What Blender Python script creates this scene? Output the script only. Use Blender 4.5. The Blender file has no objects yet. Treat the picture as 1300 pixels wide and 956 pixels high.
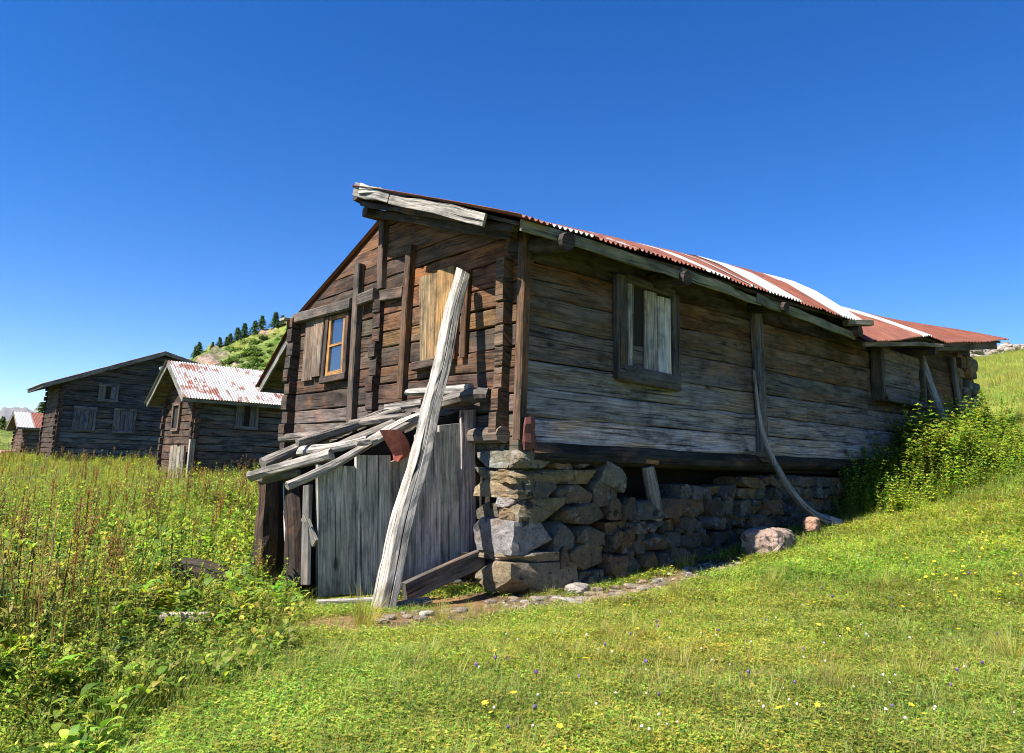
import bpy, math, random
import numpy as np
from mathutils import Vector
random.seed(7); rng = np.random.default_rng(11)
S = bpy.context.scene
C = S.collection
V3 = lambda *a: np.array(a, float)

# ------------------------------------------------------------------ camera geometry
F = 950.0; PX, PY = 650.0, 433.0
d1 = V3(-800, -133, -F); d1 /= np.linalg.norm(d1)
d2 = V3(1160, -197, -F); d2 = d2 - d1*(d1@d2); d2 /= np.linalg.norm(d2)
RM = np.array([d2, d1, np.cross(d2, d1)])
if RM[2][1] < 0: RM[2] = -RM[2]
def ray(x, y): return RM @ V3(x-PX, -(y-PY), -F) / F
EYE = -ray(664, 556)*7.5
def on_u(x, y, u0): r = ray(x, y); return EYE + r*((u0-EYE[0])/r[0])
def on_v(x, y, v0): r = ray(x, y); return EYE + r*((v0-EYE[1])/r[1])
def on_d(x, y, d): return EYE + ray(x, y)*d

cam = bpy.data.cameras.new('camera'); camo = bpy.data.objects.new('camera', cam); C.objects.link(camo)
from mathutils import Matrix
M4 = Matrix.Identity(4)
for i in range(3):
    for j in range(3): M4[i][j] = RM[i][j]
    M4[i][3] = EYE[i]
camo.matrix_world = M4
cam.sensor_fit = 'HORIZONTAL'; cam.sensor_width = 36; cam.lens = F/1300*36
cam.shift_y = -45/1300; cam.clip_start = 0.05; cam.clip_end = 30000
S.camera = camo

# ------------------------------------------------------------------ light and sky
EL = math.radians(53); AZ = math.radians(3)
sdir = V3(-math.cos(EL)*math.cos(AZ), math.cos(EL)*math.sin(AZ), math.sin(EL))
sl = bpy.data.lights.new('sun', 'SUN'); sl.energy = 5.0; sl.angle = math.radians(.5); sl.color = (1, .95, .86)
so = bpy.data.objects.new('sun', sl); C.objects.link(so)
so.rotation_euler = Vector(sdir).to_track_quat('Z', 'Y').to_euler()
W = bpy.data.worlds.new('World'); S.world = W; W.use_nodes = True
nt = W.node_tree; nt.nodes.clear()
sk = nt.nodes.new('ShaderNodeTexSky'); sk.sky_type = 'NISHITA'; sk.sun_disc = False
sk.sun_elevation = EL; sk.sun_rotation = math.atan2(sdir[0], sdir[1])
sk.altitude = 1500; sk.air_density = 1.0; sk.dust_density = 0.0; sk.ozone_density = 4.0
hs = nt.nodes.new('ShaderNodeHueSaturation'); hs.inputs['Saturation'].default_value = 1.34; hs.inputs['Hue'].default_value = .512
bg = nt.nodes.new('ShaderNodeBackground'); bg.inputs['Strength'].default_value = .075
ow = nt.nodes.new('ShaderNodeOutputWorld')
nt.links.new(sk.outputs[0], hs.inputs['Color']); nt.links.new(hs.outputs[0], bg.inputs[0]); nt.links.new(bg.outputs[0], ow.inputs[0])
S.view_settings.view_transform = 'Standard'; S.view_settings.look = 'None'
S.view_settings.exposure = 1.42; S.view_settings.gamma = 1; S.view_settings.use_curve_mapping = False
S.cycles.filter_width = 1.05; S.cycles.max_bounces = 6; S.cycles.transparent_max_bounces = 8

# ------------------------------------------------------------------ materials
class NT:
    def __init__(s, name):
        s.m = bpy.data.materials.new(name); s.m.use_nodes = True; s.t = s.m.node_tree
        s.b = s.t.nodes['Principled BSDF']; s.out = s.t.nodes['Material Output']
    def n(s, typ, **k):
        x = s.t.nodes.new('ShaderNode'+typ)
        for a, b in k.items():
            if a in x.inputs: x.inputs[a].default_value = b
            else: setattr(x, a, b)
        return x
    def l(s, a, b): s.t.links.new(a, b)
    def attr(s, name='tint'): return s.n('Attribute', attribute_name=name)
    def mapped(s, src, scale):
        m = s.n('Mapping'); s.l(src, m.inputs['Vector']); m.inputs['Scale'].default_value = scale; return m.outputs[0]
    def noise(s, vec, scale, detail=4, rough=.6, dist=0):
        x = s.n('TexNoise', Scale=scale, Detail=detail, Roughness=rough, Distortion=dist); s.l(vec, x.inputs['Vector']); return x.outputs[0]
    def ramp(s, v, stops, interp='LINEAR'):
        r = s.n('ValToRGB'); s.l(v, r.inputs[0]); e = r.color_ramp.elements; r.color_ramp.interpolation = interp
        while len(e) < len(stops): e.new(.5)
        for q, (p, c) in zip(e, stops): q.position = p; q.color = (c, c, c, 1) if isinstance(c, (int, float)) else (*c, 1)
        return r.outputs[0]
    def mix(s, a, b, fac=1.0, mode='MULTIPLY'):
        x = s.n('Mix', data_type='RGBA', blend_type=mode)
        for sock, val in ((x.inputs[0], fac), (x.inputs[6], a), (x.inputs[7], b)):
            if hasattr(val, 'node'): s.l(val, sock)
            else: sock.default_value = val if not isinstance(val, tuple) else (*val, 1)
        return x.outputs[2]
    def bump(s, h, strength, dist=.01):
        x = s.n('Bump', Strength=strength, Distance=dist); s.l(h, x.inputs['Height']); s.l(x.outputs[0], s.b.inputs['Normal'])
    def math(s, op, a, b):
        x = s.n('Math', operation=op)
        for i, v in enumerate((a, b)):
            if hasattr(v, 'node'): s.l(v, x.inputs[i])
            else: x.inputs[i].default_value = v
        return x.outputs[0]
MAT = {}
def wood(name, grey=(.30, .29, .28), greyamt=.35, crack=.85, knots=True, rough=.85, warm=(.30, .12, .035), stain=.25, patch=False):
    k = NT(name); uv = k.n('UVMap').outputs[0]; a = k.attr().outputs[0]
    fine = k.noise(k.mapped(uv, (2.2, 46, 1)), 1, 6, .7, .3)
    broad = k.noise(k.mapped(uv, (.9, 5, 1)), 1, 4, .6, .6)
    blot = k.noise(k.mapped(uv, (2.0, 3.2, 1)), 1, 5, .7, .2)
    cr = k.noise(k.mapped(uv, (.9, 40, 1)), 1, 3, .5, .25)
    c = k.mix(a, k.ramp(fine, [(.28, .16), (.5, .88), (.74, 2.1)]))
    c = k.mix(c, grey, k.math('MULTIPLY', k.ramp(broad, [(.42, 0), (.68, 1)]), greyamt), 'MIX')
    c = k.mix(c, warm, k.math('MULTIPLY', k.ramp(blot, [(.52, 0), (.72, .55)]), 1 - greyamt), 'MIX')
    c = k.mix(c, k.ramp(blot, [(.28, .35), (.48, 1), (.72, 1.35)]))
    st_ = k.noise(k.mapped(uv, (.75, 2.6, 1)), 1.5, 6, .74, .5)
    c = k.mix(c, k.ramp(st_, [(.32, stain), (.47, .95), (.62, 1.1), (.75, 1.25)]))
    if patch: c = k.mix(c, k.ramp(k.noise(k.mapped(uv, (.5, 3.0, 1)), 1.3, 6, .7, .5), [(.38, (1.25, .92, .62)), (.5, (1, 1, 1)), (.62, (.85, .92, 1.08))]), .8)
    crk = k.ramp(cr, [(.33, 1 - crack), (.40, 1)])
    c = k.mix(c, crk)
    if knots:
        vo = k.n('TexVoronoi', Scale=1, Randomness=1.0); k.l(k.mapped(uv, (1.3, 3.6, 1)), vo.inputs['Vector'])
        c = k.mix(c, k.ramp(vo.outputs['Distance'], [(.05, .22), (.10, .75), (.14, 1)]))
    k.l(c, k.b.inputs['Base Color']); k.b.inputs['Roughness'].default_value = rough
    k.b.inputs['Specular IOR Level'].default_value = .25
    k.bump(k.math('ADD', k.math('MULTIPLY', fine, .5), crk), .7, .012)
    MAT[name] = k.m
wood('old_wood', grey=(.17, .15, .135), greyamt=.22, warm=(.21, .075, .022)); wood('grey_wood', stain=.5, grey=(.22, .205, .19), greyamt=.55, crack=.85); wood('pale_wood', stain=.5, grey=(.36, .335, .30), greyamt=.4, crack=.93, knots=False, warm=(.22, .15, .09))
wood('yellow_wood', greyamt=.12, crack=.5, grey=(.25, .22, .16)); wood('side_wood', patch=True, grey=(.22, .225, .235), greyamt=.28, crack=.8, warm=(.14, .07, .02))

def simple(name, col, rough=.8, scale=6, var=.35, bump=.3, metallic=0):
    k = NT(name); co = k.n('TexCoord').outputs['Object']; f = k.noise(co, scale, 6, .65)
    c = k.mix(col, k.ramp(f, [(.3, 1-var), (.5, 1), (.7, 1+var)]))
    k.l(c, k.b.inputs['Base Color']); k.b.inputs['Roughness'].default_value = rough; k.b.inputs['Metallic'].default_value = metallic
    if bump: k.bump(f, bump, .02)
    MAT[name] = k.m
simple('shade_black', (.012, .01, .008), 1, 3, .2, 0)  # near-black for sheets that stand in for unlit rooms
simple('backing_black', (.016, .012, .009), 1, 5, .4, .5)  # near-black for added backing planes, shade put into the colour
simple('rust_tin', (.34, .085, .05), .7, 14, .5, .4)
simple('rust_paint', (.10, .028, .02), .7, 12, .5, .4)

def stone(name, lichen=.5):
    k = NT(name); co = k.n('TexCoord').outputs['Object']; a = k.attr().outputs[0]
    f = k.noise(co, 11, 10, .78); g = k.noise(co, 2.6, 4, .6); h = k.noise(co, 60, 5, .8)
    c = k.mix(a, k.ramp(f, [(.28, .35), (.5, 1), (.72, 1.6)]))
    c = k.mix(c, (.15, .075, .025), k.math('MULTIPLY', k.ramp(g, [(.5, 0), (.66, 1)]), .45), 'MIX')
    c = k.mix(c, (.36, .37, .36), k.math('MULTIPLY', k.ramp(k.noise(co, 5.5, 8, .75), [(.56, 0), (.64, 1)]), lichen), 'MIX')
    c = k.mix(c, k.ramp(h, [(.3, .45), (.5, 1), (.7, 1.4)]))
    c = k.mix(c, k.ramp(k.noise(co, 3.8, 5, .6, 1.4), [(.37, .2), (.42, 1)]))
    k.l(c, k.b.inputs['Base Color']); k.b.inputs['Roughness'].default_value = .88
    k.bump(k.math('ADD', k.math('MULTIPLY', h, .35), f), .9, .03)
    MAT[name] = k.m
stone('stone', .3); stone('far_stone', .25)

def sheet_metal(name, white=(.32, .32, .315)):
    # tint.r = how rusted this sheet is, tint.g = random
    k = NT(name); uv = k.n('UVMap').outputs[0]; a = k.attr(); sp = k.n('SeparateColor'); k.l(a.outputs[0], sp.inputs[0])
    st = k.noise(k.mapped(uv, (9, 1.4, 1)), 1, 6, .7, .3); pa = k.noise(k.mapped(uv, (1.8, 1.8, 1)), 1, 6, .7)
    v = k.math('ADD', k.math('MULTIPLY', st, .5), k.math('MULTIPLY', pa, .5))
    fac = k.ramp(k.math('ADD', v, k.math('SUBTRACT', sp.outputs[0], .5)), [(.482, 0), (.515, 1)])
    rc = k.ramp(k.noise(k.mapped(uv, (6, 2.2, 1)), 1, 6, .7), [(.25, (.04, .014, .009)), (.5, (.145, .037, .017)), (.75, (.23, .09, .042))])
    wc = k.mix(white, k.ramp(st, [(.3, .75), (.6, 1.05)]))
    k.l(k.mix(wc, rc, fac, 'MIX'), k.b.inputs['Base Color'])
    k.b.inputs['Roughness'].default_value = .62; k.bump(v, .25, .01)
    MAT[name] = k.m
sheet_metal('sheet_metal')

def leafy(name, trans=.4, rough=.55):
    k = NT(name); a = k.attr().outputs[0]
    co = k.n('TexCoord').outputs['Object']; c = k.mix(a, k.ramp(k.noise(co, 1.3, 3), [(.3, .72), (.5, 1), (.7, 1.25)]))
    k.l(c, k.b.inputs['Base Color']); k.b.inputs['Roughness'].default_value = rough; k.b.inputs['Specular IOR Level'].default_value = .3
    tr = k.n('BsdfTranslucent'); k.l(k.mix(c, (1.15, 1.25, .55)), tr.inputs[0])
    mx = k.n('MixShader'); mx.inputs[0].default_value = trans
    k.l(k.b.outputs[0], mx.inputs[1]); k.l(tr.outputs[0], mx.inputs[2]); k.l(mx.outputs[0], k.out.inputs[0])
    MAT[name] = k.m
leafy('leaf', .55); leafy('needle', .15, .7)

def ground_mat(name):
    k = NT(name); co = k.n('TexCoord').outputs['Object']; a = k.attr().outputs[0]
    f = k.noise(co, 14, 8, .75); g = k.noise(co, .45, 5, .6); h = k.noise(co, 90, 3, .7)
    c = k.mix(a, k.ramp(f, [(.3, .45), (.5, 1), (.7, 1.45)]))
    c = k.mix(c, k.ramp(g, [(.3, (.8, .95, .8)), (.5, (1, 1, 1)), (.7, (1.35, 1.1, .9))]))
    c = k.mix(c, k.ramp(h, [(.3, .6), (.6, 1.2)]))
    k.l(c, k.b.inputs['Base Color']); k.b.inputs['Roughness'].default_value = .95; k.b.inputs['Specular IOR Level'].default_value = .1
    k.bump(f, .8, .05); MAT[name] = k.m
ground_mat('ground')
def hill_mat(name):
    k = NT(name); co = k.n('TexCoord').outputs['Object']; a = k.attr().outputs[0]
    f = k.noise(co, .55, 8, .7); g = k.noise(co, .12, 5, .65); h = k.noise(co, 2.2, 5, .7)
    c = k.mix(a, k.ramp(f, [(.3, .42), (.5, 1), (.68, 1.5)]))
    c = k.mix(c, k.ramp(g, [(.35, (.75, .9, .7)), (.5, (1, 1, 1)), (.65, (1.4, 1.1, .9))]))
    c = k.mix(c, k.ramp(h, [(.3, .55), (.6, 1.2)]))
    k.l(c, k.b.inputs['Base Color']); k.b.inputs['Roughness'].default_value = .95; k.b.inputs['Specular IOR Level'].default_value = .1
    k.bump(f, .9, .6); MAT[name] = k.m
hill_mat('hill')
def mountain_mat(name):
    k = NT(name); co = k.n('TexCoord').outputs['Object']
    f = k.noise(co, .004, 8, .7); g = k.noise(co, .0028, 8, .7)
    c = k.ramp(f, [(.3, (.07, .075, .07)), (.5, (.13, .12, .11)), (.7, (.20, .18, .16))])
    c = k.mix(c, (.85, .87, .9), k.ramp(g, [(.63, 0), (.66, 1)]), 'MIX')
    k.l(c, k.b.inputs['Base Color']); k.b.inputs['Roughness'].default_value = .9
    k.bump(f, .7, 60); MAT[name] = k.m
mountain_mat('mountain')
k = NT('window_glass'); k.b.inputs['Base Color'].default_value = (.02, .03, .05, 1); k.b.inputs['Roughness'].default_value = .04
k.b.inputs['Specular IOR Level'].default_value = 1.0; k.b.inputs['IOR'].default_value = 1.9; MAT['window_glass'] = k.m
k = NT('petal'); k.l(k.attr().outputs[0], k.b.inputs['Base Color']); k.b.inputs['Roughness'].default_value = .6; MAT['petal'] = k.m

# ------------------------------------------------------------------ mesh builder
class MB:
    def __init__(s): s.v = []; s.f = []; s.uv = []; s.t = []; s.mi = []
    def loft(s, rings, tint, closed=True, caps=True, off=None, mi=0):
        n = len(rings[0]); b = len(s.v)
        if off is None: off = (random.random()*50, random.random()*50)
        us = [0.0]
        cen = [np.mean(r, 0) for r in rings]
        for i in range(1, len(rings)): us.append(us[-1] + np.linalg.norm(cen[i]-cen[i-1]))
        vs = [0.0]
        for j in range(n): vs.append(vs[-1] + np.linalg.norm(rings[len(rings)//2][(j+1) % n]-rings[len(rings)//2][j]))
        tf = callable(tint)
        for i, r in enumerate(rings):
            for p in r:
                s.v.append(tuple(p)); s.t.append(tint(p) if tf else tint)
        m = n if closed else n-1
        for i in range(len(rings)-1):
            for j in range(m):
                jj = (j+1) % n
                s.f.append((b+i*n+j, b+i*n+jj, b+(i+1)*n+jj, b+(i+1)*n+j)); s.mi.append(mi)
                s.uv += [(us[i]+off[0], vs[j]+off[1]), (us[i]+off[0], vs[j+1]+off[1]), (us[i+1]+off[0], vs[j+1]+off[1]), (us[i+1]+off[0], vs[j]+off[1])]
        if caps and closed:
            for i, rev in ((0, True), (len(rings)-1, False)):
                idx = list(range(n)); idx = idx[::-1] if rev else idx
                s.f.append(tuple(b+i*n+j for j in idx)); s.mi.append(mi)
                s.uv += [(off[0]+.02*math.cos(j*6.28/n), off[1]+.25*math.sin(j*6.28/n)) for j in idx]
    def build(s, name, mat, parent=None, smooth=False):
        me = bpy.data.meshes.new(name); me.from_pydata(s.v, [], s.f)
        uvl = me.uv_layers.new(name='UVMap'); uvl.data.foreach_set('uv', np.array(s.uv, np.float32).ravel())
        at = me.attributes.new('tint', 'FLOAT_COLOR', 'POINT')
        at.data.foreach_set('color', np.array([(*t[:3], 1) for t in s.t], np.float32).ravel())
        mats = mat if isinstance(mat, (list, tuple)) else [mat]
        for m in mats: me.materials.append(MAT[m])
        me.polygons.foreach_set('material_index', s.mi)
        if smooth: me.polygons.foreach_set('use_smooth', [True]*len(s.f))
        me.update()
        o = bpy.data.objects.new(name, me); C.objects.link(o)
        if parent is not None: o.parent = parent
        return o
def unit(a): a = np.asarray(a, float); return a/np.linalg.norm(a)
def jit(c, amt=.18, hue=.06):
    m = 1 + random.uniform(-amt, amt)
    return tuple(max(.004, x*m*(1+random.uniform(-hue, hue))) for x in c)
def plank(mb, P0, d, n, b0, b1, t0, t1, zb, zt, thick, tint, wob=.006, seg=None, up=V3(0, 0, 1), proud=0.0):
    """flat board on a wall: along d from s=b0..b1 at its bottom edge and t0..t1 at its top edge; zb, zt = (start, end) heights"""
    d = unit(d); n = unit(n); L = max(b1-b0, t1-t0)
    seg = seg or max(2, int(L/.35)); rings = []; bev = min(.012, thick*.3)
    pr = proud + random.uniform(0, .008)
    for i in range(seg+1):
        q = i/seg
        sb = b0+(b1-b0)*q; st = t0+(t1-t0)*q
        zb_ = zb[0]+(zb[1]-zb[0])*q + random.uniform(-wob, wob); zt_ = zt[0]+(zt[1]-zt[0])*q + random.uniform(-wob, wob)
        w = random.uniform(-wob, wob)*.6
        B = P0 + d*sb + up*zb_; T = P0 + d*st + up*zt_; e = unit(T-B)
        rings.append([B - n*(thick-pr), B + n*(pr+w-bev), B + e*bev + n*(pr+w), T - e*bev + n*(pr+w), T + n*(pr+w-bev), T - n*(thick-pr)])
    if np.dot(np.cross(d, up), n) > 0: rings = [r[::-1] for r in rings]
    mb.loft(rings, tint)
def vplank(mb, P0, d, n, s0, s1, t0, t1, z0, z1, thick, tint, **k):
    """upright board: s0..s1 wide at its foot, t0..t1 at its head"""
    plank(mb, P0, V3(0, 0, 1), n, z0, z1, z0, z1, (s0, t0), (s1, t1), thick, tint, up=unit(d), **k)
def bar(mb, a, b, w, t, wdir, tint, wob=.004, seg=None, taper=(1, 1), bend=None, mi=0):
    """squared timber from a to b, w across wdir, t across the third axis"""
    a = np.asarray(a, float); b = np.asarray(b, float); d = unit(b-a); L = np.linalg.norm(b-a)
    wd = np.asarray(wdir, float); wd = unit(wd - d*(wd@d)); nd = np.cross(d, wd)
    seg = seg or max(2, int(L/.3)); bev = min(w, t)*.13; rings = []
    for i in range(seg+1):
        q = i/seg; k = taper[0]+(taper[1]-taper[0])*q
        c = a+(b-a)*q + wd*random.uniform(-wob, wob) + nd*random.uniform(-wob, wob)
        if bend is not None: c = c + np.asarray(bend)*math.sin(q*math.pi)
        x, y = w*.5*k+random.uniform(-wob, wob)*.6, t*.5*k+random.uniform(-wob, wob)*.6
        pts = [(-x+bev, -y), (x-bev, -y), (x, -y+bev), (x, y-bev), (x-bev, y), (-x+bev, y), (-x, y-bev), (-x, -y+bev)]
        rings.append([c + wd*p + nd*r for p, r in pts])
    mb.loft(rings, tint, mi=mi)
def log(mb, pts, rad, tint, nseg=10, rough=.08, sub=4, flat=1.0):
    """round timber through pts with one radius per point"""
    pts = [np.asarray(p, float) for p in pts]; P = []; R = []
    for i in range(len(pts)-1):
        p0 = pts[max(i-1, 0)]; p1 = pts[i]; p2 = pts[i+1]; p3 = pts[min(i+2, len(pts)-1)]
        for j in range(sub):
            t = j/sub
            P.append(.5*((2*p1)+(-p0+p2)*t+(2*p0-5*p1+4*p2-p3)*t*t+(-p0+3*p1-3*p2+p3)*t**3)); R.append(rad[i]+(rad[i+1]-rad[i])*t)
    P.append(pts[-1]); R.append(rad[-1]); rings = []
    ph = [random.uniform(0, 6.28) for _ in range(4)]
    for i, p in enumerate(P):
        d = unit(P[min(i+1, len(P)-1)]-P[max(i-1, 0)])
        a = unit(np.cross(d, (0, 0, 1) if abs(d[2]) < .9 else (1, 0, 0))); b = np.cross(d, a); ring = []
        for j in range(nseg):
            an = j*2*math.pi/nseg
            r = R[i]*(1+rough*(math.sin(2*an+ph[0])+.7*math.sin(3*an+ph[1]+i*.35)+random.uniform(-.6, .6)))
            ring.append(p + a*math.cos(an)*r + b*math.sin(an)*r*flat)
        rings.append(ring)
    mb.loft(rings, tint)
_cube = None
def rock(mb, c, size, tint, rot=0, p=5.0, rough=.10, n=5, tilt=0):
    if p > 6 and n == 5: n = 7
    """split fieldstone: a noisy rounded block"""
    global _cube
    if _cube is None or _cube[0] != n:
        vs = {}; fs = []; 
        def key(q): return tuple(round(x, 5) for x in q)
        for ax in range(3):
            for sg in (-1, 1):
                for i in range(n):
                    for j in range(n):
                        quad = []
                        for (a_, b_) in ((i, j), (i+1, j), (i+1, j+1), (i, j+1)):
                            q = [0, 0, 0]; q[ax] = sg; q[(ax+1) % 3] = -1+2*a_/n; q[(ax+2) % 3] = -1+2*b_/n
                            quad.append(vs.setdefault(key(q), len(vs)))
                        fs.append(quad if sg > 0 else quad[::-1])
        _cube = (n, np.array(list(vs.keys()), float), fs)
    q = _cube[1].copy(); fs = _cube[2]
    if p < 6: q = q/((np.abs(q)**p).sum(1)**(1/p))[:, None]
    else:      # split block: eight wandering corners, worn edges
        nn = (np.abs(q)**p).sum(1)**(1/p); q0 = q.copy(); q = q*.8+.2*q/nn[:, None]*1.02
        wt = [((1+sx*q0[:, 0])*(1+sy*q0[:, 1])*(1+sz*q0[:, 2])/8, np.array([random.uniform(-.13, .11), random.uniform(-.14, .10), random.uniform(-.13, .11)])) for sx in (-1, 1) for sy in (-1, 1) for sz in (-1, 1)]
        q = q + sum(w[:, None]*o for w, o in wt)
    ph = [np.array([random.uniform(-1, 1) for _ in range(3)])*k_ for k_ in (2, 3, 5, 7)]
    disp = sum(np.sin(q@w + random.uniform(0, 6)) * a_ for w, a_ in zip(ph, (.8, .7, .5, .4)))
    q = q*(1 + rough*.22*disp[:, None]) + np.array([[random.uniform(-1, 1)*rough*.26 for _ in range(3)] for _ in range(len(q))])
    for _ in range(5):   # flat broken faces
        w = unit([random.choice((-1, 1))*random.uniform(.3, 1) for _ in range(3)]); lim = random.uniform(1.0, 1.4); dd = q@w
        q -= np.where(dd > lim, (dd-lim), 0)[:, None]*w*.97
    q = q*np.asarray(size)*.5
    ct, st = math.cos(tilt), math.sin(tilt); q = np.stack([q[:, 0]*ct-q[:, 2]*st, q[:, 1], q[:, 0]*st+q[:, 2]*ct], 1)
    cr, sr = math.cos(rot), math.sin(rot); q = np.stack([q[:, 0]*cr-q[:, 1]*sr, q[:, 0]*sr+q[:, 1]*cr, q[:, 2]], 1) + np.asarray(c)
    b = len(mb.v); mb.v += [tuple(x) for x in q]; mb.t += [tint]*len(q)
    for f_ in fs: mb.f.append(tuple(b+i for i in f_)); mb.mi.append(0); mb.uv += [(0, 0)]*4

def empty(name, loc=(0, 0, 0)):
    o = bpy.data.objects.new(name, None); C.objects.link(o); o.location = loc; o.empty_display_size = .1; return o
def tag(o, label, cat, group=None, kind=None):
    if label: o['label'] = label
    if cat: o['category'] = cat
    if group: o['group'] = group
    if kind: o['kind'] = kind
    return o

# ------------------------------------------------------------------ terrain
CP = np.array([
 (.3, -.3, -1.53), (-.6, .2, -1.53), (-1.5, 0, -1.48), (-1.9, .9, -1.52), (2, -.35, -1.42), (3.1, -.3, -1.28), (4.9, -.6, -.97), (5.8, -.6, -.9), (7, -.8, -.62),
 (8.3, -1.2, -.25), (9.5, -.8, .1), (11, -.6, .5), (12.6, -.3, .85), (7.9, -2, -.15), (4.5, -2.9, -.98), (1.5, -1.5, -1.36), (2.9, -1.1, -1.2), (0, -4.2, -1.33),
 (-2, -2.3, -1.50), (-3.6, -1.1, -1.54), (-4.4, -.7, -1.56), (-4.9, -5.7, -1.6), (-2.5, -5, -1.5), (2, -7, -.95), (-8, -4, -1.75), (-3.7, 4.5, -1.62),
 (-2.7, 6.5, -1.5), (-.5, 3, -1.42), (-.5, 6, -1.2), (2, 9, -1.15), (-5, 15, -1.35), (2, 17, -.95), (1.5, 13, -1.05), (6, 17, -.6), (-3, 25, -1.0), (1, 31, -.75), (0, 48, -.8), (-10, 50, -1), (-30, 60, -2),
 (6, 31, -.6), (20, 30, 1.5), (13, 6, 1.0), (5, 7, -.2), (20, 0, 2.5), (30, 5, 4.4), (45, 10, 7.0), (46, 9, 7.25), (45, -5, 7.6), (20, -10, 2.6), (60, 20, 8.6), (10, 15, .2), (30, -15, 4.4), (-20, -10, -2), (0, -14, -1), (10, -8, .5),
 (-15, 10, -1.7), (45, 30, 5), (25, 55, 2), (-15, 35, -1.2), (15, -22, 1.5), (62, 0, 8.6)])
def _tps(r): return np.where(r > 0, r*r*np.log(np.maximum(r, 1e-9)), 0)
_n = len(CP); _A = np.zeros((_n+3, _n+3))
_A[:_n, :_n] = _tps(np.linalg.norm(CP[:, None, :2]-CP[None, :, :2], axis=2)) + np.eye(_n)*.02
_A[:_n, _n] = 1; _A[:_n, _n+1:] = CP[:, :2]; _A[_n, :_n] = 1; _A[_n+1:, :_n] = CP[:, :2].T
_w = np.linalg.solve(_A, np.r_[CP[:, 2], 0, 0, 0])
def gz(u, v, fine=True):
    u = np.asarray(u, float); v = np.asarray(v, float); sh = u.shape; u = u.ravel(); v = v.ravel(); out = np.empty(len(u))
    for i in range(0, len(u), 20000):
        a, b = u[i:i+20000], v[i:i+20000]
        r = np.hypot(a[:, None]-CP[:, 0], b[:, None]-CP[:, 1])
        z = _tps(r)@_w[:_n] + _w[_n] + a*_w[_n+1] + b*_w[_n+2]
        R = np.hypot(a-8, b-8); k_ = np.clip((R-48)/40, 0, 1); k_ = k_*k_*(3-2*k_)
        z = np.clip(z, -6, 9.5)*(1-k_) + (-3 - np.maximum(R-80, 0)*.03)*k_
        if fine: z = z + .022*np.sin(a*2.1+b*1.3)*np.sin(b*2.7-a*.8) + .012*np.sin(a*5.3+1.7*b)*np.sin(b*4.9+.6) + np.clip(R*.004, 0, .1)*np.sin(a*.9+.3)*np.sin(b*.8+1)
        out[i:i+20000] = z
    return out.reshape(sh)
def g1(u, v): return float(gz(np.array([u]), np.array([v]))[0])
def ghit(x, y, lift=0.0):
    r = ray(x, y); t = np.concatenate([np.arange(1.5, 20, .02), np.arange(20, 90, .1)]); p = EYE + t[:, None]*r
    below = np.nonzero(p[:, 2] < gz(p[:, 0], p[:, 1])+lift)[0]
    return p[below[0]] if len(below) else p[-1]
PATH = np.array([(-1.0, .25), (-.35, .15), (-.15, -.15), (-.9, -.40), (-2.0, -.35), (-1.6, -.45), (-1.2, -.45), (-.4, -.45), (.35, -.55), (1.1, -.55), (1.9, -.55), (2.8, -.5)])
def path_d(u, v):
    u = np.asarray(u, float); v = np.asarray(v, float); d = np.full(u.shape, 9e9)
    for a, b in zip(PATH[:-1], PATH[1:]):
        ab = b-a; t = np.clip(((u-a[0])*ab[0]+(v-a[1])*ab[1])/(ab@ab), 0, 1)
        d = np.minimum(d, np.hypot(u-a[0]-ab[0]*t, v-a[1]-ab[1]*t))
    return d
def weedy(u, v):   # >0 in the tall meadow
    return (v-u) - 2.55 + .55*np.clip((-np.asarray(u)-2.2)*.8, 0, 1) + .35*np.sin(u*1.7+v*.6) + .2*np.sin(v*3.1-u*2.2)
def under_hut(u, v): return (u > -.05) & (u < 12.4) & (v > -.08) & (v < 5.9)
def grid_mesh(name, X, Y, Z, tint, mat, kind='structure'):
    h, w = X.shape; v = np.stack([X, Y, Z], -1).reshape(-1, 3)
    idx = np.arange(h*w).reshape(h, w); f = np.stack([idx[:-1, :-1], idx[:-1, 1:], idx[1:, 1:], idx[1:, :-1]], -1).reshape(-1, 4)
    o = np_mesh(name, v, f, tint.reshape(-1, 3), mat, smooth=True); o['kind'] = kind; return o
def np_mesh(name, v, f, tint, mat, smooth=False):
    me = bpy.data.meshes.new(name); k_ = f.shape[1]
    me.vertices.add(len(v)); me.vertices.foreach_set('co', np.asarray(v, np.float32).ravel())
    me.loops.add(f.size); me.loops.foreach_set('vertex_index', f.astype(np.int32).ravel())
    me.polygons.add(len(f)); me.polygons.foreach_set('loop_start', np.arange(0, f.size, k_, dtype=np.int32))
    if smooth: me.polygons.foreach_set('use_smooth', np.ones(len(f), bool))
    at = me.attributes.new('tint', 'FLOAT_COLOR', 'POINT'); t = np.ones((len(v), 4), np.float32); t[:, :3] = tint; at.data.foreach_set('color', t.ravel())
    me.materials.append(MAT[mat]); me.update(calc_edges=True); me.validate()
    o = bpy.data.objects.new(name, me); C.objects.link(o); return o
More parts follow.
